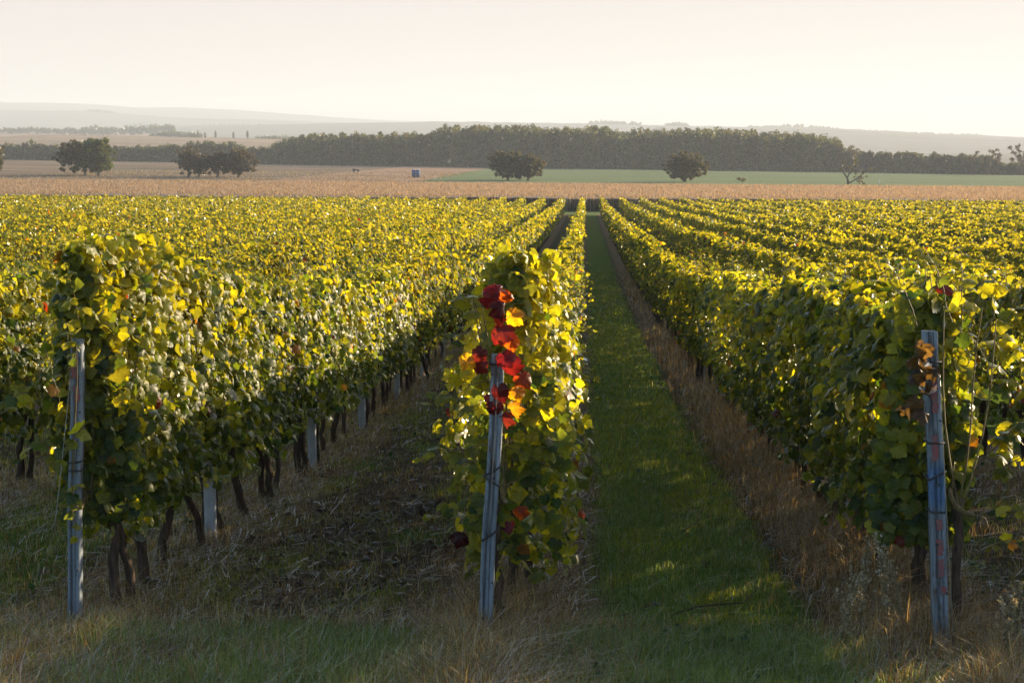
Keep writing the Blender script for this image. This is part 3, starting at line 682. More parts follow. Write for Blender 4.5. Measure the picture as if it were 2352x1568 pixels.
# flattened straw lying about
n2 = int(len(X)*.35); j = rng.integers(0, n, n2); j = j[(rng.random(n2) < .25 + .75*near_row(X[j], .6)) & (gtrack(X[j], Y[j]) < .5)]; n2 = len(j); th = rng.uniform(0, 6.28, n2); L = rng.uniform(.05, .16, n2); ww = .0035*S[j]
a = np.stack([X[j], Y[j], G(X[j], Y[j]) + .008 + rng.uniform(0, .03, n2)], -1); b = a + np.stack([np.cos(th)*L, np.sin(th)*L, rng.uniform(-.01, .05, n2)], -1)
pv = np.stack([-np.sin(th)*ww/2, np.cos(th)*ww/2, np.full(n2, .001)], -1)
P = np.stack([a - pv, a + pv, b + pv, b - pv], 1).reshape(-1, 3); i = (np.arange(n2)*4)[:, None]
mb.add(P, i + np.array([[0, 1, 2, 3]]), np.repeat(pick(n2, DRY)*.75, 4, 0))
tag(mb.build('dry_grass', M['grass']), 'bleached dead grass along the feet of the vines and on the headland', 'grass', kind='stuff')
# fallen vine leaves and weed leaves on the dark soil
n = 1400; X = np.concatenate([rng.normal(-1.75, .55, n//2), rng.uniform(-4, 3.2, n//2)]); Y = np.concatenate([rng.uniform(7.9, 13, n//2), rng.uniform(7, 22, n//2)])
k = (gtrack(X, Y) < .3) | (rng.random(n) < .15); X, Y = X[k], Y[k]; n = len(X)
mb = MB(); leaves(mb, np.stack([X, Y, G(X, Y) + rng.uniform(.01, .04, n)], -1), rng.normal(0, .45, (n, 3)) + np.array([0, 0, 1.]), rng.normal(0, 1, (n, 3)), rng.uniform(.03, .085, n), pick(n, [(.14, .075, .04), (.20, .12, .07), (.09, .05, .03), (.26, .18, .11)]), LEAF_MID, (.8, 3.))
tag(mb.build('fallen_leaves', M['grass'], smooth=True), 'brown fallen vine leaves scattered on the dark soil', 'leaves', kind='stuff')
n = 5200; X = rng.uniform(-4.2, 4.6, n); Y = rng.uniform(6.6, 20, n)
k = (noi(X*1.2, Y*1.0, 11) > .25) & (gtrack(X, Y) < .2) | ((Y < 8.2) & (noi(X*2, Y*2, 51) > .3)); X, Y = X[k], Y[k]; n = len(X)
mb = MB(); leaves(mb, np.stack([X, Y, G(X, Y) + rng.uniform(.01, .09, n)], -1), rng.normal(0, .5, (n, 3)) + np.array([0, -.2, 1.]), rng.normal(0, 1, (n, 3)), rng.uniform(.015, .045, n), pick(n, [(.05, .11, .03), (.08, .16, .04), (.05, .12, .05)]), LEAF_LOW)
tag(mb.build('ground_weeds', M['grass'], smooth=True), 'low broad-leaved green weeds between the vine rows', 'weeds', kind='stuff')

def stalk(x, y, h, label, cat='weed'):
    """a dead upright weed: stem with seed heads clustered along the upper part"""
    g = float(G(x, y)); root = empty('dead_weed', (x, y, g)); tag(root, label, cat, 'tall dead weeds by the right-hand post'); org = (x, y, g)
    sm = MB(); t = np.linspace(0, 1, 9); bx, by = rng.normal(0, .08, 2)
    P = np.stack([x + bx*t**2, y + by*t**2, g + h*t], -1); tube(sm, P, np.linspace(.004, .0015, 9), 5, col=(.36, .26, .16)); 
    hd = MB()
    for q in range(6):
        a = rng.uniform(.4, .8); p0 = np.array([np.interp(a, t, P[:, i]) for i in range(3)]); d = rng.normal(0, .05, 3); d[2] = rng.uniform(.06, .16)
        tube(sm, [p0, p0 + d*.5, p0 + d*1.1], [.002, .0015, .001], 4, col=(.36, .26, .16))
        m = 26; s = rng.random(m)[:, None]; hd = MB(); leaves(hd, p0 + d*s*1.1 + rng.normal(0, .008, (m, 3)), rng.normal(0, 1, (m, 3)), rng.normal(0, 1, (m, 3)), rng.uniform(.008, .018, m), pick(m, [(.72, .54, .33), (.56, .39, .23)]), LEAF_LOW); hd.build('seed_head', M['grass'], root, org=org)
    hd = MB(); m = 260; s = rng.uniform(.35, 1, m); p = np.stack([np.interp(s, t, P[:, i]) for i in range(3)], -1)
    leaves(hd, p + rng.normal(0, .009, (m, 3)), rng.normal(0, 1, (m, 3)), rng.normal(0, 1, (m, 3)), rng.uniform(.008, .018, m), pick(m, [(.72, .54, .33), (.56, .39, .23)]), LEAF_LOW)
    sm.build('stem', M['grass'], root, org=org); hd.build('seed_head', M['grass'], root, org=org)
for x, y, h, l in ((1.55, 7.75, .62, 'tallest dead weed stalk with pale seed heads left of the right-hand post'), (1.70, 7.7, .66, 'dead weed stalk with seed heads, nearest the right-hand post on its left'),
                   (1.42, 7.6, .45, 'short dead weed stalk at the edge of the grass left of the right-hand post'), (1.83, 7.9, .40, 'dead weed stalk just behind and left of the right-hand post'),
                   (2.28, 7.5, .36, 'dead weed stalk with seed heads right of the right-hand post'), (2.46, 7.9, .42, 'dead weed stalk nearest the picture edge right of the right-hand post')):
    stalk(x, y, h, l)
def twig(pts, label):
    p0 = pts[0]; g0 = float(G(*p0[:2])); mb = MB(); P = [(a, b, float(G(a, b)) + c) for a, b, c in pts]
    tube(mb, P, np.linspace(.006, .003, len(P)), 5, rough=.1)
    tag(mb.build('pruned_cane', M['bark'], smooth=True, org=(p0[0], p0[1], g0)), label, 'twig', 'pruned canes on the ground')
twig([(.55, 8.55, .02), (.72, 8.62, .05), (.85, 8.66, .05), (1.0, 8.60, .09), (1.12, 8.85, .14)], 'long dark pruned cane lying across the grass track in front')
twig([(.10, 8.45, .03), (.28, 8.53, .03), (.42, 8.66, .06)], 'short dark cane at the front left edge of the grass track')
twig([(.80, 11.4, .03), (.95, 11.7, .06), (1.05, 12.2, .10)], 'dark cane lying in the grass track further back')
twig([(-.15, 9.6, .03), (-.05, 9.9, .05), (.14, 10.2, .06)], 'dark cane in the dead grass right of the red-leaved row')
twig([(-2.1, 8.6, .02), (-1.95, 8.75, .05), (-1.85, 9.0, .06), (-1.62, 9.05, .05)], 'pale broken cane on the dark soil between left and middle posts')

# ------------------------------------------------------------------ the tall dry crop beyond the vineyard
def crop():
    y0, y1, hgt = 200., 281., 2.25
    xs = np.arange(-120, 95, 1.0); ys = np.arange(y0 + .6, y1, 1.2)
    Xg, Yg = np.meshgrid(xs, ys); Zg = G(Xg, Yg) + hgt - .45 + .12*noi(Xg*.6, Yg*.6)
    V = np.stack([Xg, Yg, Zg], -1).reshape(-1, 3); nx = len(xs); i = (np.arange(len(ys)-1)[:, None]*nx + np.arange(nx-1)[None]).ravel()
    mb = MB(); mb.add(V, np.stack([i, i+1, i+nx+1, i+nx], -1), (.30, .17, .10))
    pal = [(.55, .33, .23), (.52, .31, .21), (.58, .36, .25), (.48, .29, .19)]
    for lo, hi, n in ((y0, y0+6, 16000), (y0+6, y1, 230000)):
        X = rng.uniform(-120, 95, n); Y = rng.uniform(lo, hi, n); g = G(X, Y)
        front = lo == y0
        zb = g if front else g + hgt - .7
        zt = g + hgt*rng.uniform(.86, 1.06, n); W = rng.uniform(.06, .15, n) if not front else rng.uniform(.08, .2, n)
        th = rng.uniform(0, math.pi, n); lx, ly = rng.normal(0, .12, (2, n))
        a = np.stack([np.cos(th)*W/2, np.sin(th)*W/2, 0*W], -1); b = np.stack([X, Y, zb], -1); tp = np.stack([X+lx, Y+ly, zt], -1); m = b*.45 + tp*.55
        P = np.stack([b - a*.6, b + a*.6, m + a, m - a, tp], 1)
        C = pick(n, pal); C5 = np.repeat(C, 5, 0).reshape(n, 5, 3)
        if front: C5[:, :2] = np.array([.07, .10, .03]); C5[:, 2:4] = .5*C5[:, 2:4] + .5*np.array([.10, .12, .04])  # green feet of the front stalks, darkened to paint the crop's shaded face
        i = (np.arange(n)*5)[:, None]
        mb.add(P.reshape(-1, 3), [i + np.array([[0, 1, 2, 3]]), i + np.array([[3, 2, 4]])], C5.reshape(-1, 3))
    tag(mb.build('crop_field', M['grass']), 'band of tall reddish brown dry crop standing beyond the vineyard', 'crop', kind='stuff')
crop()
# rough grass on the verge of the stubble behind the crop
n = 26000; X = rng.uniform(-150, -38, n); Y = 283 + 190*rng.random(n)**1.4; H = rng.uniform(.15, .5, n)
k = rng.random(n) < np.clip(.35 + .8*noi(X*.05, Y*.04, 61), 0, 1); X, Y, H = X[k], Y[k], H[k]
mb = MB(); blades(mb, X, Y, H, np.full(len(X), .16), pick(len(X), [(.40, .25, .15), (.32, .20, .12), (.28, .22, .11)]))
tag(mb.build('verge_grass', M['grass']), 'rough reddish grass on the verge behind the dry crop', 'grass', kind='stuff')

# ------------------------------------------------------------------ trees standing in the fields
def cloud(mb, c, r, n, size, pal, shape=LEAF_DOT, hollow=.5, mess=.6):
    d = nz(rng.normal(size=(n, 3))); rad = rng.random(n)**hollow
    P = np.asarray(c) + d*rad[:, None]*np.asarray(r); N = d + rng.normal(0, mess, (n, 3)); T = rng.normal(0, 1, (n, 3)) + np.array([0, 0, -.5])
    leaves(mb, P, N, T, size*rng.uniform(.6, 1.3, n), pick(n, pal, .25), shape)
OLIVE = [(.11, .095, .025), (.16, .125, .03), (.08, .075, .02), (.20, .14, .04)]
TGREEN = [(.13, .16, .03), (.18, .21, .035), (.10, .12, .025), (.22, .21, .04)]
BROWNT = [(.15, .10, .055), (.12, .085, .045), (.18, .12, .06), (.10, .08, .04)]
def field_tree(xt, Z, x0, x1, ytop, ybase, pal, label, dens=1., seed=0, skirt=.12, lsize=.30, name='walnut_tree'):
    X, Y = at(xt, Z); g = float(G(X, Y)); sc = Z/FPX; H = (ybase - ytop)*sc; xa, _ = at(x0, Z); xb, _ = at(x1, Z); cx = (xa+xb)/2; rx = (xb-xa)/2
    root = empty(name, (X, Y, g)); tag(root, label, 'tree', 'lone trees standing in the fields'); org = (X, Y, g)
    st = np.random.default_rng(seed); tk = MB(); lf = MB(); fork = np.array([X, Y, g + H*.16])
    tube(tk, [(X, Y, g-.2), (X + .1, Y, g + H*.08), fork], [.42, .32, .28], 7, rough=.06)
    nb = 9; cz = g + H*.56
    for b in range(nb):
        th = b/nb*2*math.pi + st.uniform(-.3, .3); el = st.uniform(-.35, 1.1); rr = st.uniform(.55, .85)
        tip = np.array([cx + rx*rr*math.cos(th)*math.cos(el), Y + rx*rr*math.sin(th)*math.cos(el), cz + H*.42*rr*math.sin(el) + (0 if el > 0 else H*skirt*-.3)])
        if b == 0: tip = np.array([cx, Y, g + H*.86])
        t = np.linspace(0, 1, 6)[:, None]; P = fork*(1-t) + tip*t; P[:, 2] += np.sin(t[:, 0]*math.pi)*H*.07; P += np.cumsum(st.normal(0, .08, (6, 3)), 0)*t
        tube(tk, P, np.linspace(.20, .06, 6), 5)
        for s in range(7):
            a = st.uniform(.35, 1); p0 = np.array([np.interp(a, t[:, 0], P[:, i]) for i in range(3)])
            d = st.normal(0, 1, 3); d[2] = d[2]*.6 + .25; p1 = p0 + d/np.linalg.norm(d)*st.uniform(.12, .26)*H
            e = np.array([(p1[0]-cx)/rx, (p1[1]-Y)/rx, (p1[2]-cz)/(H*.44)]); q = np.linalg.norm(e)
            if q > .95: p1 = np.array([cx, Y, cz]) + (p1 - np.array([cx, Y, cz]))*.95/q
            if p1[2] < g + H*skirt: p1[2] = g + H*skirt + .3
            tube(tk, [p0, (p0+p1)/2 + st.normal(0, .1, 3), p1], [.07, .05, .02], 4, cap=False)
            for u in range(3):
                p2 = p1 + st.normal(0, .55, 3)*H/10; tube(tk, [p1, p2], [.025, .012], 3, cap=False)
            r = st.uniform(.07, .12)*H; cloud(lf, p1, (r, r, r*.75), int(95*dens), lsize, pal)
            cloud(lf, (p0+p1)/2, (r*.9, r*.9, r*.6), int(45*dens), lsize, pal)
    for q in range(int(115*dens)):                              # outer leaf clumps, low skirt included, on thin twigs
        d = st.normal(0, 1, 3); d /= np.linalg.norm(d); d[2] = max(d[2], -.8); c0 = np.array([cx, Y, g + H*.50]); rr = st.uniform(.50, .92) + (.14 if st.random() < .15 else 0)
        p = c0 + d*np.array([rx, rx, H*.50])*rr; p[2] = max(p[2], g + H*(skirt + .04))
        
        r = st.uniform(.06, .105)*H; cloud(lf, p, (r, r, r*.8), 75, lsize, pal); tube(tk, [c0*.5 + p*.5 - np.array([0, 0, .3]), p], [.05, .015], 3, cap=False)
    tk.build('trunk', M['tbark'], root, True, org); lf.build('crown', M['tree'], root, org=org); return root
field_tree(-22, 382, -60, 13, 328, 407, OLIVE, 'dark tree cut off by the left edge of the photo', 1., 1)
field_tree(196, 381, 124, 250, 325, 406, OLIVE, 'broad brownish tree with drooping left side, far left field', .9, 2, .05)
field_tree(226, 379, 182, 268, 317, 406, TGREEN, 'tall greener tree with sunlit right side, beside the brownish one at far left', 1.25, 3, .08)
field_tree(433, 380, 398, 472, 337, 407, BROWNT, 'thin half-bare tree with one dark trunk, left of the brown clump', .35, 4, .10, .24)
field_tree(457, 384, 436, 492, 352, 407, BROWNT, 'small sparse brown tree between the half-bare tree and the clump', .5, 5, .08, .26)
field_tree(500, 382, 466, 540, 349, 407, BROWNT, 'rounded brown tree in the middle of the clump', .8, 6, .08, .28)
field_tree(547, 380, 508, 596, 340, 408, BROWNT, 'widest brown tree at the right end of the clump', .8, 7, .06, .28)
field_tree(1166, 372, 1117, 1226, 342, 412, OLIVE, 'brownish left tree of the joined pair in front of the wood', 1.1, 8, .05)
field_tree(1212, 370, 1166, 1259, 351, 412, OLIVE, 'darker right tree of the joined pair in front of the wood', 1.2, 9, .04)
field_tree(1573, 368, 1519, 1632, 347, 415, OLIVE, 'single low dense dark tree with drooping skirt, right of centre', 1.4, 10, .02)
# the broken old tree at the right
X, Y = at(1949, 362); g = float(G(X, Y)); s = 362/FPX; root = empty('broken_tree', (X, Y, g)); tag(root, 'old broken tree with bare forked limbs standing in the green field', 'tree'); org = (X, Y, g)
tk = MB(); lf = MB()
def limb(pts, r0, r1, tuft=0):
    P = [np.array([X + a*s, Y + c, g + b*s]) for a, b, c in pts]; t = np.linspace(0, 1, len(P)); tt = np.linspace(0, 1, 9)
    Q = np.stack([np.interp(tt, t, np.array(P)[:, i]) for i in range(3)], -1) + np.cumsum(rng.normal(0, .05, (9, 3)), 0)*.6
    tube(tk, Q, np.linspace(r0, r1, 9), 6)
    for q in range(12):
        a = rng.uniform(.35, 1); p0 = np.array([np.interp(a, tt, Q[:, i]) for i in range(3)]); d = rng.normal(0, .6, 3) + np.array([0, 0, .55]); p1 = p0 + d*rng.uniform(.5, 1.5)
        tube(tk, [p0, (p0+p1)/2 + rng.normal(0, .08, 3), p1], [.045, .03, .012], 3, cap=False)
        if rng.random() < tuft: cloud(lf, p1, (.55, .55, .4), 26, .22, OLIVE)
limb([(0, -2, 0), (-2, 10, 0), (-8, 22, .3), (-20, 36, .5), (-30, 38, .5)], .34, .07, .35)
limb([(-3, 14, 0), (2, 26, -.3), (-4, 42, .2), (-6, 56, .2)], .22, .05, .15)
limb([(2, 24, 0), (12, 36, .3), (14, 48, .6)], .16, .05, .9)
limb([(0, 2, 0), (14, 10, .2), (30, 22, -.2), (42, 34, .3)], .20, .05, .55)
limb([(14, 10, 0), (24, 8, .2), (32, 3, .1)], .12, .05, .8)
limb([(-20, 36, 0), (-14, 46, .2), (-10, 54, .3)], .09, .03, .1)
tk.build('trunk', M['tbark'], root, True, org); lf.build('crown', M['tree'], root, org=org)
# a small bush in the green field
X, Y = at(1706, 372); g = float(G(X, Y)); root = empty('bush', (X, Y, g)); tag(root, 'small dark bush in the green field right of the dense dark tree', 'bush'); org = (X, Y, g)
tk = MB(); lf = MB()
for q in range(9):
    p1 = np.array([X + rng.normal(0, .7), Y + rng.normal(0, .5), g + rng.uniform(.5, 1.1)]); tube(tk, [(X, Y, g - .1), p1], [.04, .01], 4); cloud(lf, p1, (.5, .5, .3), 30, .2, OLIVE)
tk.build('stem', M['tbark'], root, org=org); lf.build('foliage', M['tree'], root, org=org)

# ------------------------------------------------------------------ small things in the fields
for xd, lab in ((950.5, 'left one of two blue plastic cabins at the edge of the dry crop'), (960, 'right one of two blue plastic cabins at the edge of the dry crop')):
    X, Y = at(xd, 392); g = float(G(X, Y)); root = empty('portable_cabin', (X, Y, g)); tag(root, lab, 'cabin', 'blue plastic cabins at the crop edge'); org = (X, Y, g)
    b = MB(); box(b, (X, Y, g + 1.05), (.98, .95, 2.1)); b.build('body', M['blue'], root, org=org)
    b = MB(); box(b, (X, Y, g + 2.14), (1.05, 1.02, .08)); box(b, (X, Y, g + 2.22), (.7, .7, .08)); b.build('roof', M['white'], root, org=org)
    b = MB(); box(b, (X, Y - .49, g + 1.0), (.66, .03, 1.8)); dd_ = b.build('door', M['blue'], root, org=org)
X, Y = at(818, 470); g = float(G(X, Y)); root = empty('farm_cart', (X, Y, g)); tag(root, 'low dark flat farm cart standing in the stubble left of the cabins', 'cart'); org = (X, Y, g)
b = MB(); box(b, (X, Y, g + .75), (2.3, 1.1, .35)); box(b, (X - .5, Y, g + 1.0), (1.1, .9, .18)); b.build('bed', M['dark'], root, org=org)
for dx in (-.75, .75):
    for dy in (-.5, .5):
        b = MB(); th = np.linspace(0, 2*math.pi, 13); tube(b, [(X+dx, Y+dy-.07, g+.3), (X+dx, Y+dy+.07, g+.3)], .3, 14); b.build('wheel', M['dark'], root, org=org)
b = MB(); tube(b, [(X + 1.1, Y, g + .6), (X + 1.9, Y, g + .35)], .04, 6); b.build('drawbar', M['dark'], root, org=org)
for xd, Z, h, lab in ((2020, 356, 1.3, 'thin white marker post right of the broken tree'), (2235, 345, .8, 'short white marker post near the right edge of the green field')):
    X, Y = at(xd, Z); g = float(G(X, Y)); root = empty('marker_post', (X, Y, g)); tag(root, lab, 'post'); org = (X, Y, g)
    b = MB(); box(b, (X, Y, g + h/2), (.16, .16, h)); b.build('shaft', M['white'], root, org=org)
    b = MB(); box(b, (X, Y, g + h + .03), (.22, .22, .06)); b.build('cap', M['white'], root, org=org)

# ------------------------------------------------------------------ woods and tree lines
FOREST = [(.14, .15, .045), (.18, .18, .055), (.11, .125, .04), (.23, .20, .06)]
def wood_tree(lf, tk, X, Y, H, rx, dens, size, pal, base=.08, trunk=True):
    g = float(G(X, Y)); 
    if trunk: tube(tk, [(X, Y, g-.5), (X + rng.normal(0, .3), Y, g + H*.45), (X + rng.normal(0, .5), Y, g + H*.8)], [.38, .28, .1], 5, cap=False)
    nb = max(5, int(H*.55)); tn = rng.uniform(.75, 1.25); pal = np.array(pal)
    for b in range(nb):
        f = (b + rng.random())/nb; z = g + H*(base + (1 - base)*f*.93); r = rx*(.72 + .35*math.sin(min(1, f*.85 + .1)*math.pi))*rng.uniform(.7, 1.1)
        th = rng.uniform(0, 6.28); o_ = rx*rng.uniform(0, .55)
        cloud(lf, (X + math.cos(th)*o_, Y + math.sin(th)*o_, z), (r*.75, r*.75, H/nb*rng.uniform(.7, 1.3)), int(dens), size, pal*tn, hollow=.35, mess=.28)
def top_profile(pts, x): return np.interp(x, [p[0] for p in pts], [p[1] for p in pts])
# the tall belt of wood: height by position, a few gaps low down where the light comes through
prof = [(590, 352), (620, 336), (650, 322), (690, 311), (740, 305), (800, 306), (870, 307), (940, 305), (985, 308), (1003, 298), (1020, 290), (1060, 287), (1180, 286), (1280, 291), (1400, 290), (1412, 300), (1450, 298), (1500, 294), (1640, 295), (1760, 301), (1860, 305), (1905, 312), (1930, 325), (1945, 342)]
GAPS = [1230, 1356, 1385, 1715]
lf = MB(); tk = MB(); x = 597.
while x < 1925:
    Z = np.interp(x, [600, 1940], [655, 598])
    for row in range(3):
        xx = x + rng.normal(0, 4); Zr = Z + row*7 + rng.normal(0, 2); X, Y = at(xx, Zr); g = float(G(X, Y))
        H = CAMH + (HOR - top_profile(prof, xx))/FPX*Zr - g; H *= rng.uniform(.88, .98) if row == 0 else rng.uniform(.97, 1.015)
        gap = min(abs(xx - q) for q in GAPS) < 5
        if H > 3: wood_tree(lf, tk, X, Y, H, rng.uniform(2.8, 4.2), 85, .62, FOREST if rng.random() < .8 else [(.22, .19, .06), (.25, .20, .07)], base=.30 if gap else .03)
    # undergrowth at the feet
    X, Y = at(x, Z - 2); g = float(G(X, Y))
    cloud(lf, (X, Y, g + 1.0), (2.2, 1.6, 1.4), 70, .6, FOREST)
    x += rng.uniform(9, 13)
o = lf.build('woodland', M['tree']); tag(o, 'long belt of tall dark woodland beyond the fields', 'woodland', kind='stuff')
t2 = tk.build('trunks', M['tbark'], o); tag(t2, kind='stuff')
# low tree line to the left, and the lower one on the right
for nm, lab, p, zr, xr_ in (('left_treeline', 'low dark line of trees behind the stubble on the left', [(-40, 330), (60, 331), (75, 324), (90, 330), (200, 336), (380, 334), (400, 328), (415, 335), (450, 326), (480, 322), (500, 328), (530, 324), (545, 334), (600, 338)], (690, 660), (-40, 606)),
                       ('right_treeline', 'lower uneven line of bushy trees at the right end of the wood', [(1940, 340), (1960, 344), (2040, 345), (2060, 350), (2085, 346), (2110, 349), (2125, 360), (2150, 349), (2165, 352), (2190, 358), (2210, 352), (2250, 360), (2270, 356), (2300, 375), (2340, 372), (2400, 368)], (600, 575), (1915, 2400))):
    lf = MB(); x = xr_[0]
    while x < xr_[1]:
        Z = np.interp(x, xr_, zr)
        for row in range(2):
            xx = x + rng.normal(0, 3); Zr = Z + row*5; X, Y = at(xx, Zr); g = float(G(X, Y)); H = (CAMH + (HOR - top_profile(p, xx))/FPX*Zr - g)*rng.uniform(.88, 1.02)
            if H > 1: wood_tree(lf, None, X, Y, H, rng.uniform(1.8, 2.8), 45, .7, FOREST if nm[0] == 'l' or rng.random() < .6 else [(.12, .09, .05), (.10, .08, .04)], base=.0, trunk=False)
        x += rng.uniform(5, 7)
    tag(lf.build('treeline', M['tree']), lab, 'treeline', kind='stuff')
def thin_tree(xd, Z, ytop, rx, lab, pal, dens=26, grp=None, nm='tree'):
    X, Y = at(xd, Z); g = float(G(X, Y)); H = CAMH + (HOR - ytop)/FPX*Z - g; root = empty(nm, (X, Y, g)); tag(root, lab, 'tree', grp); org = (X, Y, g)
    tk = MB(); lf = MB(); tube(tk, [(X, Y, g - .3), (X + .2, Y, g + H*.5)], [.25, .15], 6)
    for q in range(26):
        z0 = g + H*rng.uniform(.15, .5); th = rng.uniform(0, 6.28); r = rx*rng.uniform(.3, 1); p1 = np.array([X + math.cos(th)*r, Y + math.sin(th)*r, g + H*rng.uniform(.5, 1.0)])
        tube(tk, [(X, Y, z0), (X*.5 + p1[0]*.5, Y*.5 + p1[1]*.5, z0*.4 + p1[2]*.6), p1], [.10, .07, .03], 4, cap=False); cloud(lf, p1, (.9, .9, .8), dens, .45, pal)
    tk.build('trunk', M['tbark'], root, org=org); lf.build('crown', M['tree'], root, org=org)
thin_tree(2268, 568, 343, 5.5, 'feathery brown tree rising above the right-hand tree line', BROWNT, 34)
thin_tree(2345, 562, 333, 5.0, 'feathery tree at the right edge of the photo', BROWNT, 34)
thin_tree(1957, 592, 335, 3.2, 'thin feathery tree just past the right end of the tall wood', BROWNT, 18)

# ------------------------------------------------------------------ far rolling country
def ridge(name, Z, pts, mat, depth, below=30, back=None, sub=60):
    """a long hill: crest line at distance Z following pts (x, y on a 2352 px picture), sloping towards the camera and away behind"""
    xs = np.linspace(pts[0][0], pts[-1][0], sub*2); yc = np.interp(xs, [p[0] for p in pts], [p[1] for p in pts])
    zc = CAMH + (HOR - yc)/FPX*Z; zc = zc + Z*.00022*noi(xs*.045, Z*.01) 
    base = CAMH - 16 - below; V = []; nd = 26
    ts = np.concatenate([np.linspace(-1, 0, nd), np.linspace(0.1, 1, 8)])
    for t in ts:
        Zd = Z + t*depth; f = math.cos(t*math.pi/2)**1.1 if t < 0 else math.cos(t*math.pi/2)
        P = [at(x, Z) for x in xs]; cxx = math.cos(YAW)*(t*depth)
        und = noi(xs*.02, t*4., Z)*Z*.0006*(1 - abs(t))*(abs(t) > .02)
        V.append(np.column_stack([[p[0]*(Zd/Z)**.3 - math.sin(YAW)*t*depth*.0 for p in P], [p[1] + cxx for p in P], base + (zc - base)*f + und*(t < 0)]))
    V = np.concatenate(V); nx = len(xs); i = (np.arange(len(ts)-1)[:, None]*nx + np.arange(nx-1)[None]).ravel()
    o = mesh_obj(name, V, np.stack([i, i+1, i+nx+1, i+nx], -1), mat, smooth=True); tag(o, kind='structure')
    return lambda x: (at(x, Z)[0], at(x, Z)[1], CAMH + (HOR - np.interp(x, [p[0] for p in pts], [p[1] for p in pts]))/FPX*Z)
ridge('hills', 1500, [(-500, 318), (-60, 317), (60, 314), (140, 311), (280, 311), (420, 315), (560, 317), (640, 320), (760, 326), (900, 332), (1300, 336)], M['mound'], 520, -6)
ridge('hills', 2500, [(-700, 302), (-60, 303), (60, 304), (160, 306), (330, 309), (500, 316), (640, 322), (900, 330)], M['tan'], 700, -4)
ridge('hills', 4300, [(-900, 300), (250, 300), (330, 297), (460, 291), (600, 287), (800, 284), (1000, 282), (1200, 283), (1345, 285), (1500, 288), (1700, 293), (1900, 310), (2300, 330), (3000, 335)], M['plain'], 1500, 10)
ridge('hills', 5600, [(-1500, 250), (-100, 258), (0, 256), (120, 257), (200, 256), (265, 258), (330, 266), (430, 272), (600, 276), (800, 282), (1000, 290)], M['plain'], 1300, 20)
ridge('hills', 7300, [(-2500, 225), (-400, 228), (-40, 231), (0, 233), (20, 237), (130, 239), (200, 240), (260, 244), (310, 249), (360, 250), (480, 251), (560, 255), (650, 262), (700, 266), (780, 271), (880, 277), (1000, 282), (1150, 287), (1500, 300)], M['plain'], 1700, 40)
ridge('hills', 3900, [(1500, 292), (1640, 294), (1700, 293), (1780, 291), (1860, 293), (1960, 300), (2080, 306), (2200, 311), (2352, 318), (2600, 326), (3600, 330)], M['plain'], 1700, 8)
def far_trees(lab, Z, pts, n, size, pal=FOREST, ground=None, nm='treeline'):
    """pts: (x, ytop, ybase) along a far hedge or copse"""
    lf = MB(); xs = [p[0] for p in pts]
    for q in range(n):
        x = rng.uniform(xs[0], xs[-1]); yt = np.interp(x, xs, [p[1] for p in pts]); yb = np.interp(x, xs, [p[2] for p in pts])
        X, Y = at(x, Z + rng.uniform(-Z*.004, Z*.004)); zt = CAMH + (HOR-yt)/FPX*Z; zb = CAMH + (HOR-yb)/FPX*Z - 1; h = (zt-zb)*rng.uniform(.65, 1.02)
        cloud(lf, (X, Y, zb + h/2), (max(h*.45, size), max(h*.45, size), h/2), 40, size*.9, pal)
    tag(lf.build(nm, M['tree']), lab, 'treeline', kind='stuff')
far_trees('hazy copses and hedges in the valley at far left', 2300, [(-20, 291, 302), (0, 292, 303), (60, 294, 304), (75, 288, 304), (95, 292, 304), (150, 294, 306), (165, 290, 307), (190, 296, 308), (200, 287, 309), (225, 286, 309), (235, 291, 309), (270, 286, 309), (285, 292, 309), (290, 287, 309), (330, 285, 308), (380, 283, 306), (400, 285, 302)], 130, 3.2)
far_trees('long low copse behind the tan field on the left', 1750, [(350, 308, 314), (362, 302, 313), (400, 299, 314), (440, 302, 315), (470, 306, 316)], 60, 2.0)
far_trees('small clump of far bushes near the left end of the wood', 1650, [(590, 312, 318), (600, 310, 320), (612, 312, 320), (640, 310, 324), (655, 309, 326), (680, 312, 330)], 40, 1.8)
far_trees('copse on the skyline above the middle of the wood', 4000, [(1346, 283, 288), (1360, 277, 288), (1390, 276, 288), (1430, 278, 288), (1445, 282, 288), (1452, 279, 289), (1470, 282, 289)], 70, 4)
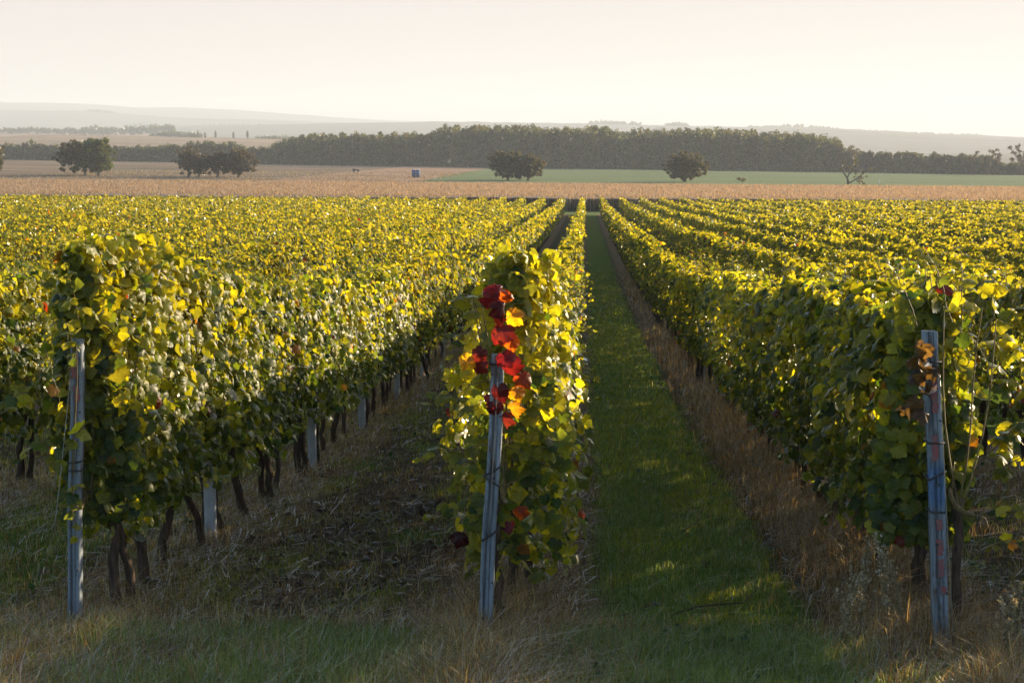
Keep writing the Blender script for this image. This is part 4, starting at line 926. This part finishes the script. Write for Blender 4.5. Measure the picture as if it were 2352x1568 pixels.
far_trees('small skyline copse right of the first one', 3950, [(1528, 285, 290), (1545, 281, 290), (1570, 281, 291), (1580, 287, 291)], 30, 4)
far_trees('long uneven hedge along the right-hand skyline', 3850, [(1710, 290, 294), (1722, 286, 294), (1740, 290, 294), (1790, 288, 293), (1800, 283, 293), (1840, 285, 293), (1880, 290, 295), (1920, 295, 298), (1970, 298, 302), (2040, 300, 306), (2050, 296, 306), (2062, 301, 307), (2110, 303, 308), (2160, 306, 310), (2230, 308, 312), (2280, 313, 316), (2352, 317, 320)], 190, 3)
far_trees('faint hedge line on the pale slope left of the wood', 4200, [(455, 288, 291), (500, 286, 290), (640, 285, 288)], 45, 2.5)
far_trees('faint hedge on the left hillside', 5400, [(200, 257, 260), (212, 252, 260), (240, 253, 260), (262, 257, 261)], 40, 5)
for q, xd in enumerate((449, 458, 474, 498, 539, 571)):
    X, Y = at(xd, 1450); zt = CAMH + (HOR - (302 if q % 2 else 305))/FPX*1450; zb = CAMH + (HOR - 317)/FPX*1450; root = empty('poplar_tree', (X, Y, zb)); org = (X, Y, zb)
    tag(root, f'tiny dark upright poplar on the tan rise, {ordinal(q+1)} from left of the six', 'tree', 'six upright poplars on the rise')
    tk = MB(); lf = MB(); tube(tk, [(X, Y, zb - 1), (X, Y, zt - 1)], [.3, .1], 5)
    for f in np.linspace(.15, .95, 6): cloud(lf, (X, Y, zb + (zt-zb)*f), (1.3*math.sin(f*2.6 + .3), 1.3, 1.0), 50, .7, FOREST)
    tk.build('trunk', M['tbark'], root, org=org); lf.build('crown', M['tree'], root, org=org)

# ------------------------------------------------------------------ the evening haze
hm, t, n = new_mat('haze_air'); v = n('ShaderNodeVolumePrincipled'); v.inputs['Color'].default_value = (.88, .94, 1., 1); v.inputs['Density'].default_value = 2.3e-4
v.inputs['Anisotropy'].default_value = .1
o = n('ShaderNodeOutputMaterial'); t.links.new(v.outputs[0], o.inputs['Volume'])
b = MB(); box(b, (0, 4600, 105), (9900, 9700, 290)); hz = b.build('haze', hm); tag(hz, 'pale evening haze over the valley', 'haze', kind='stuff')
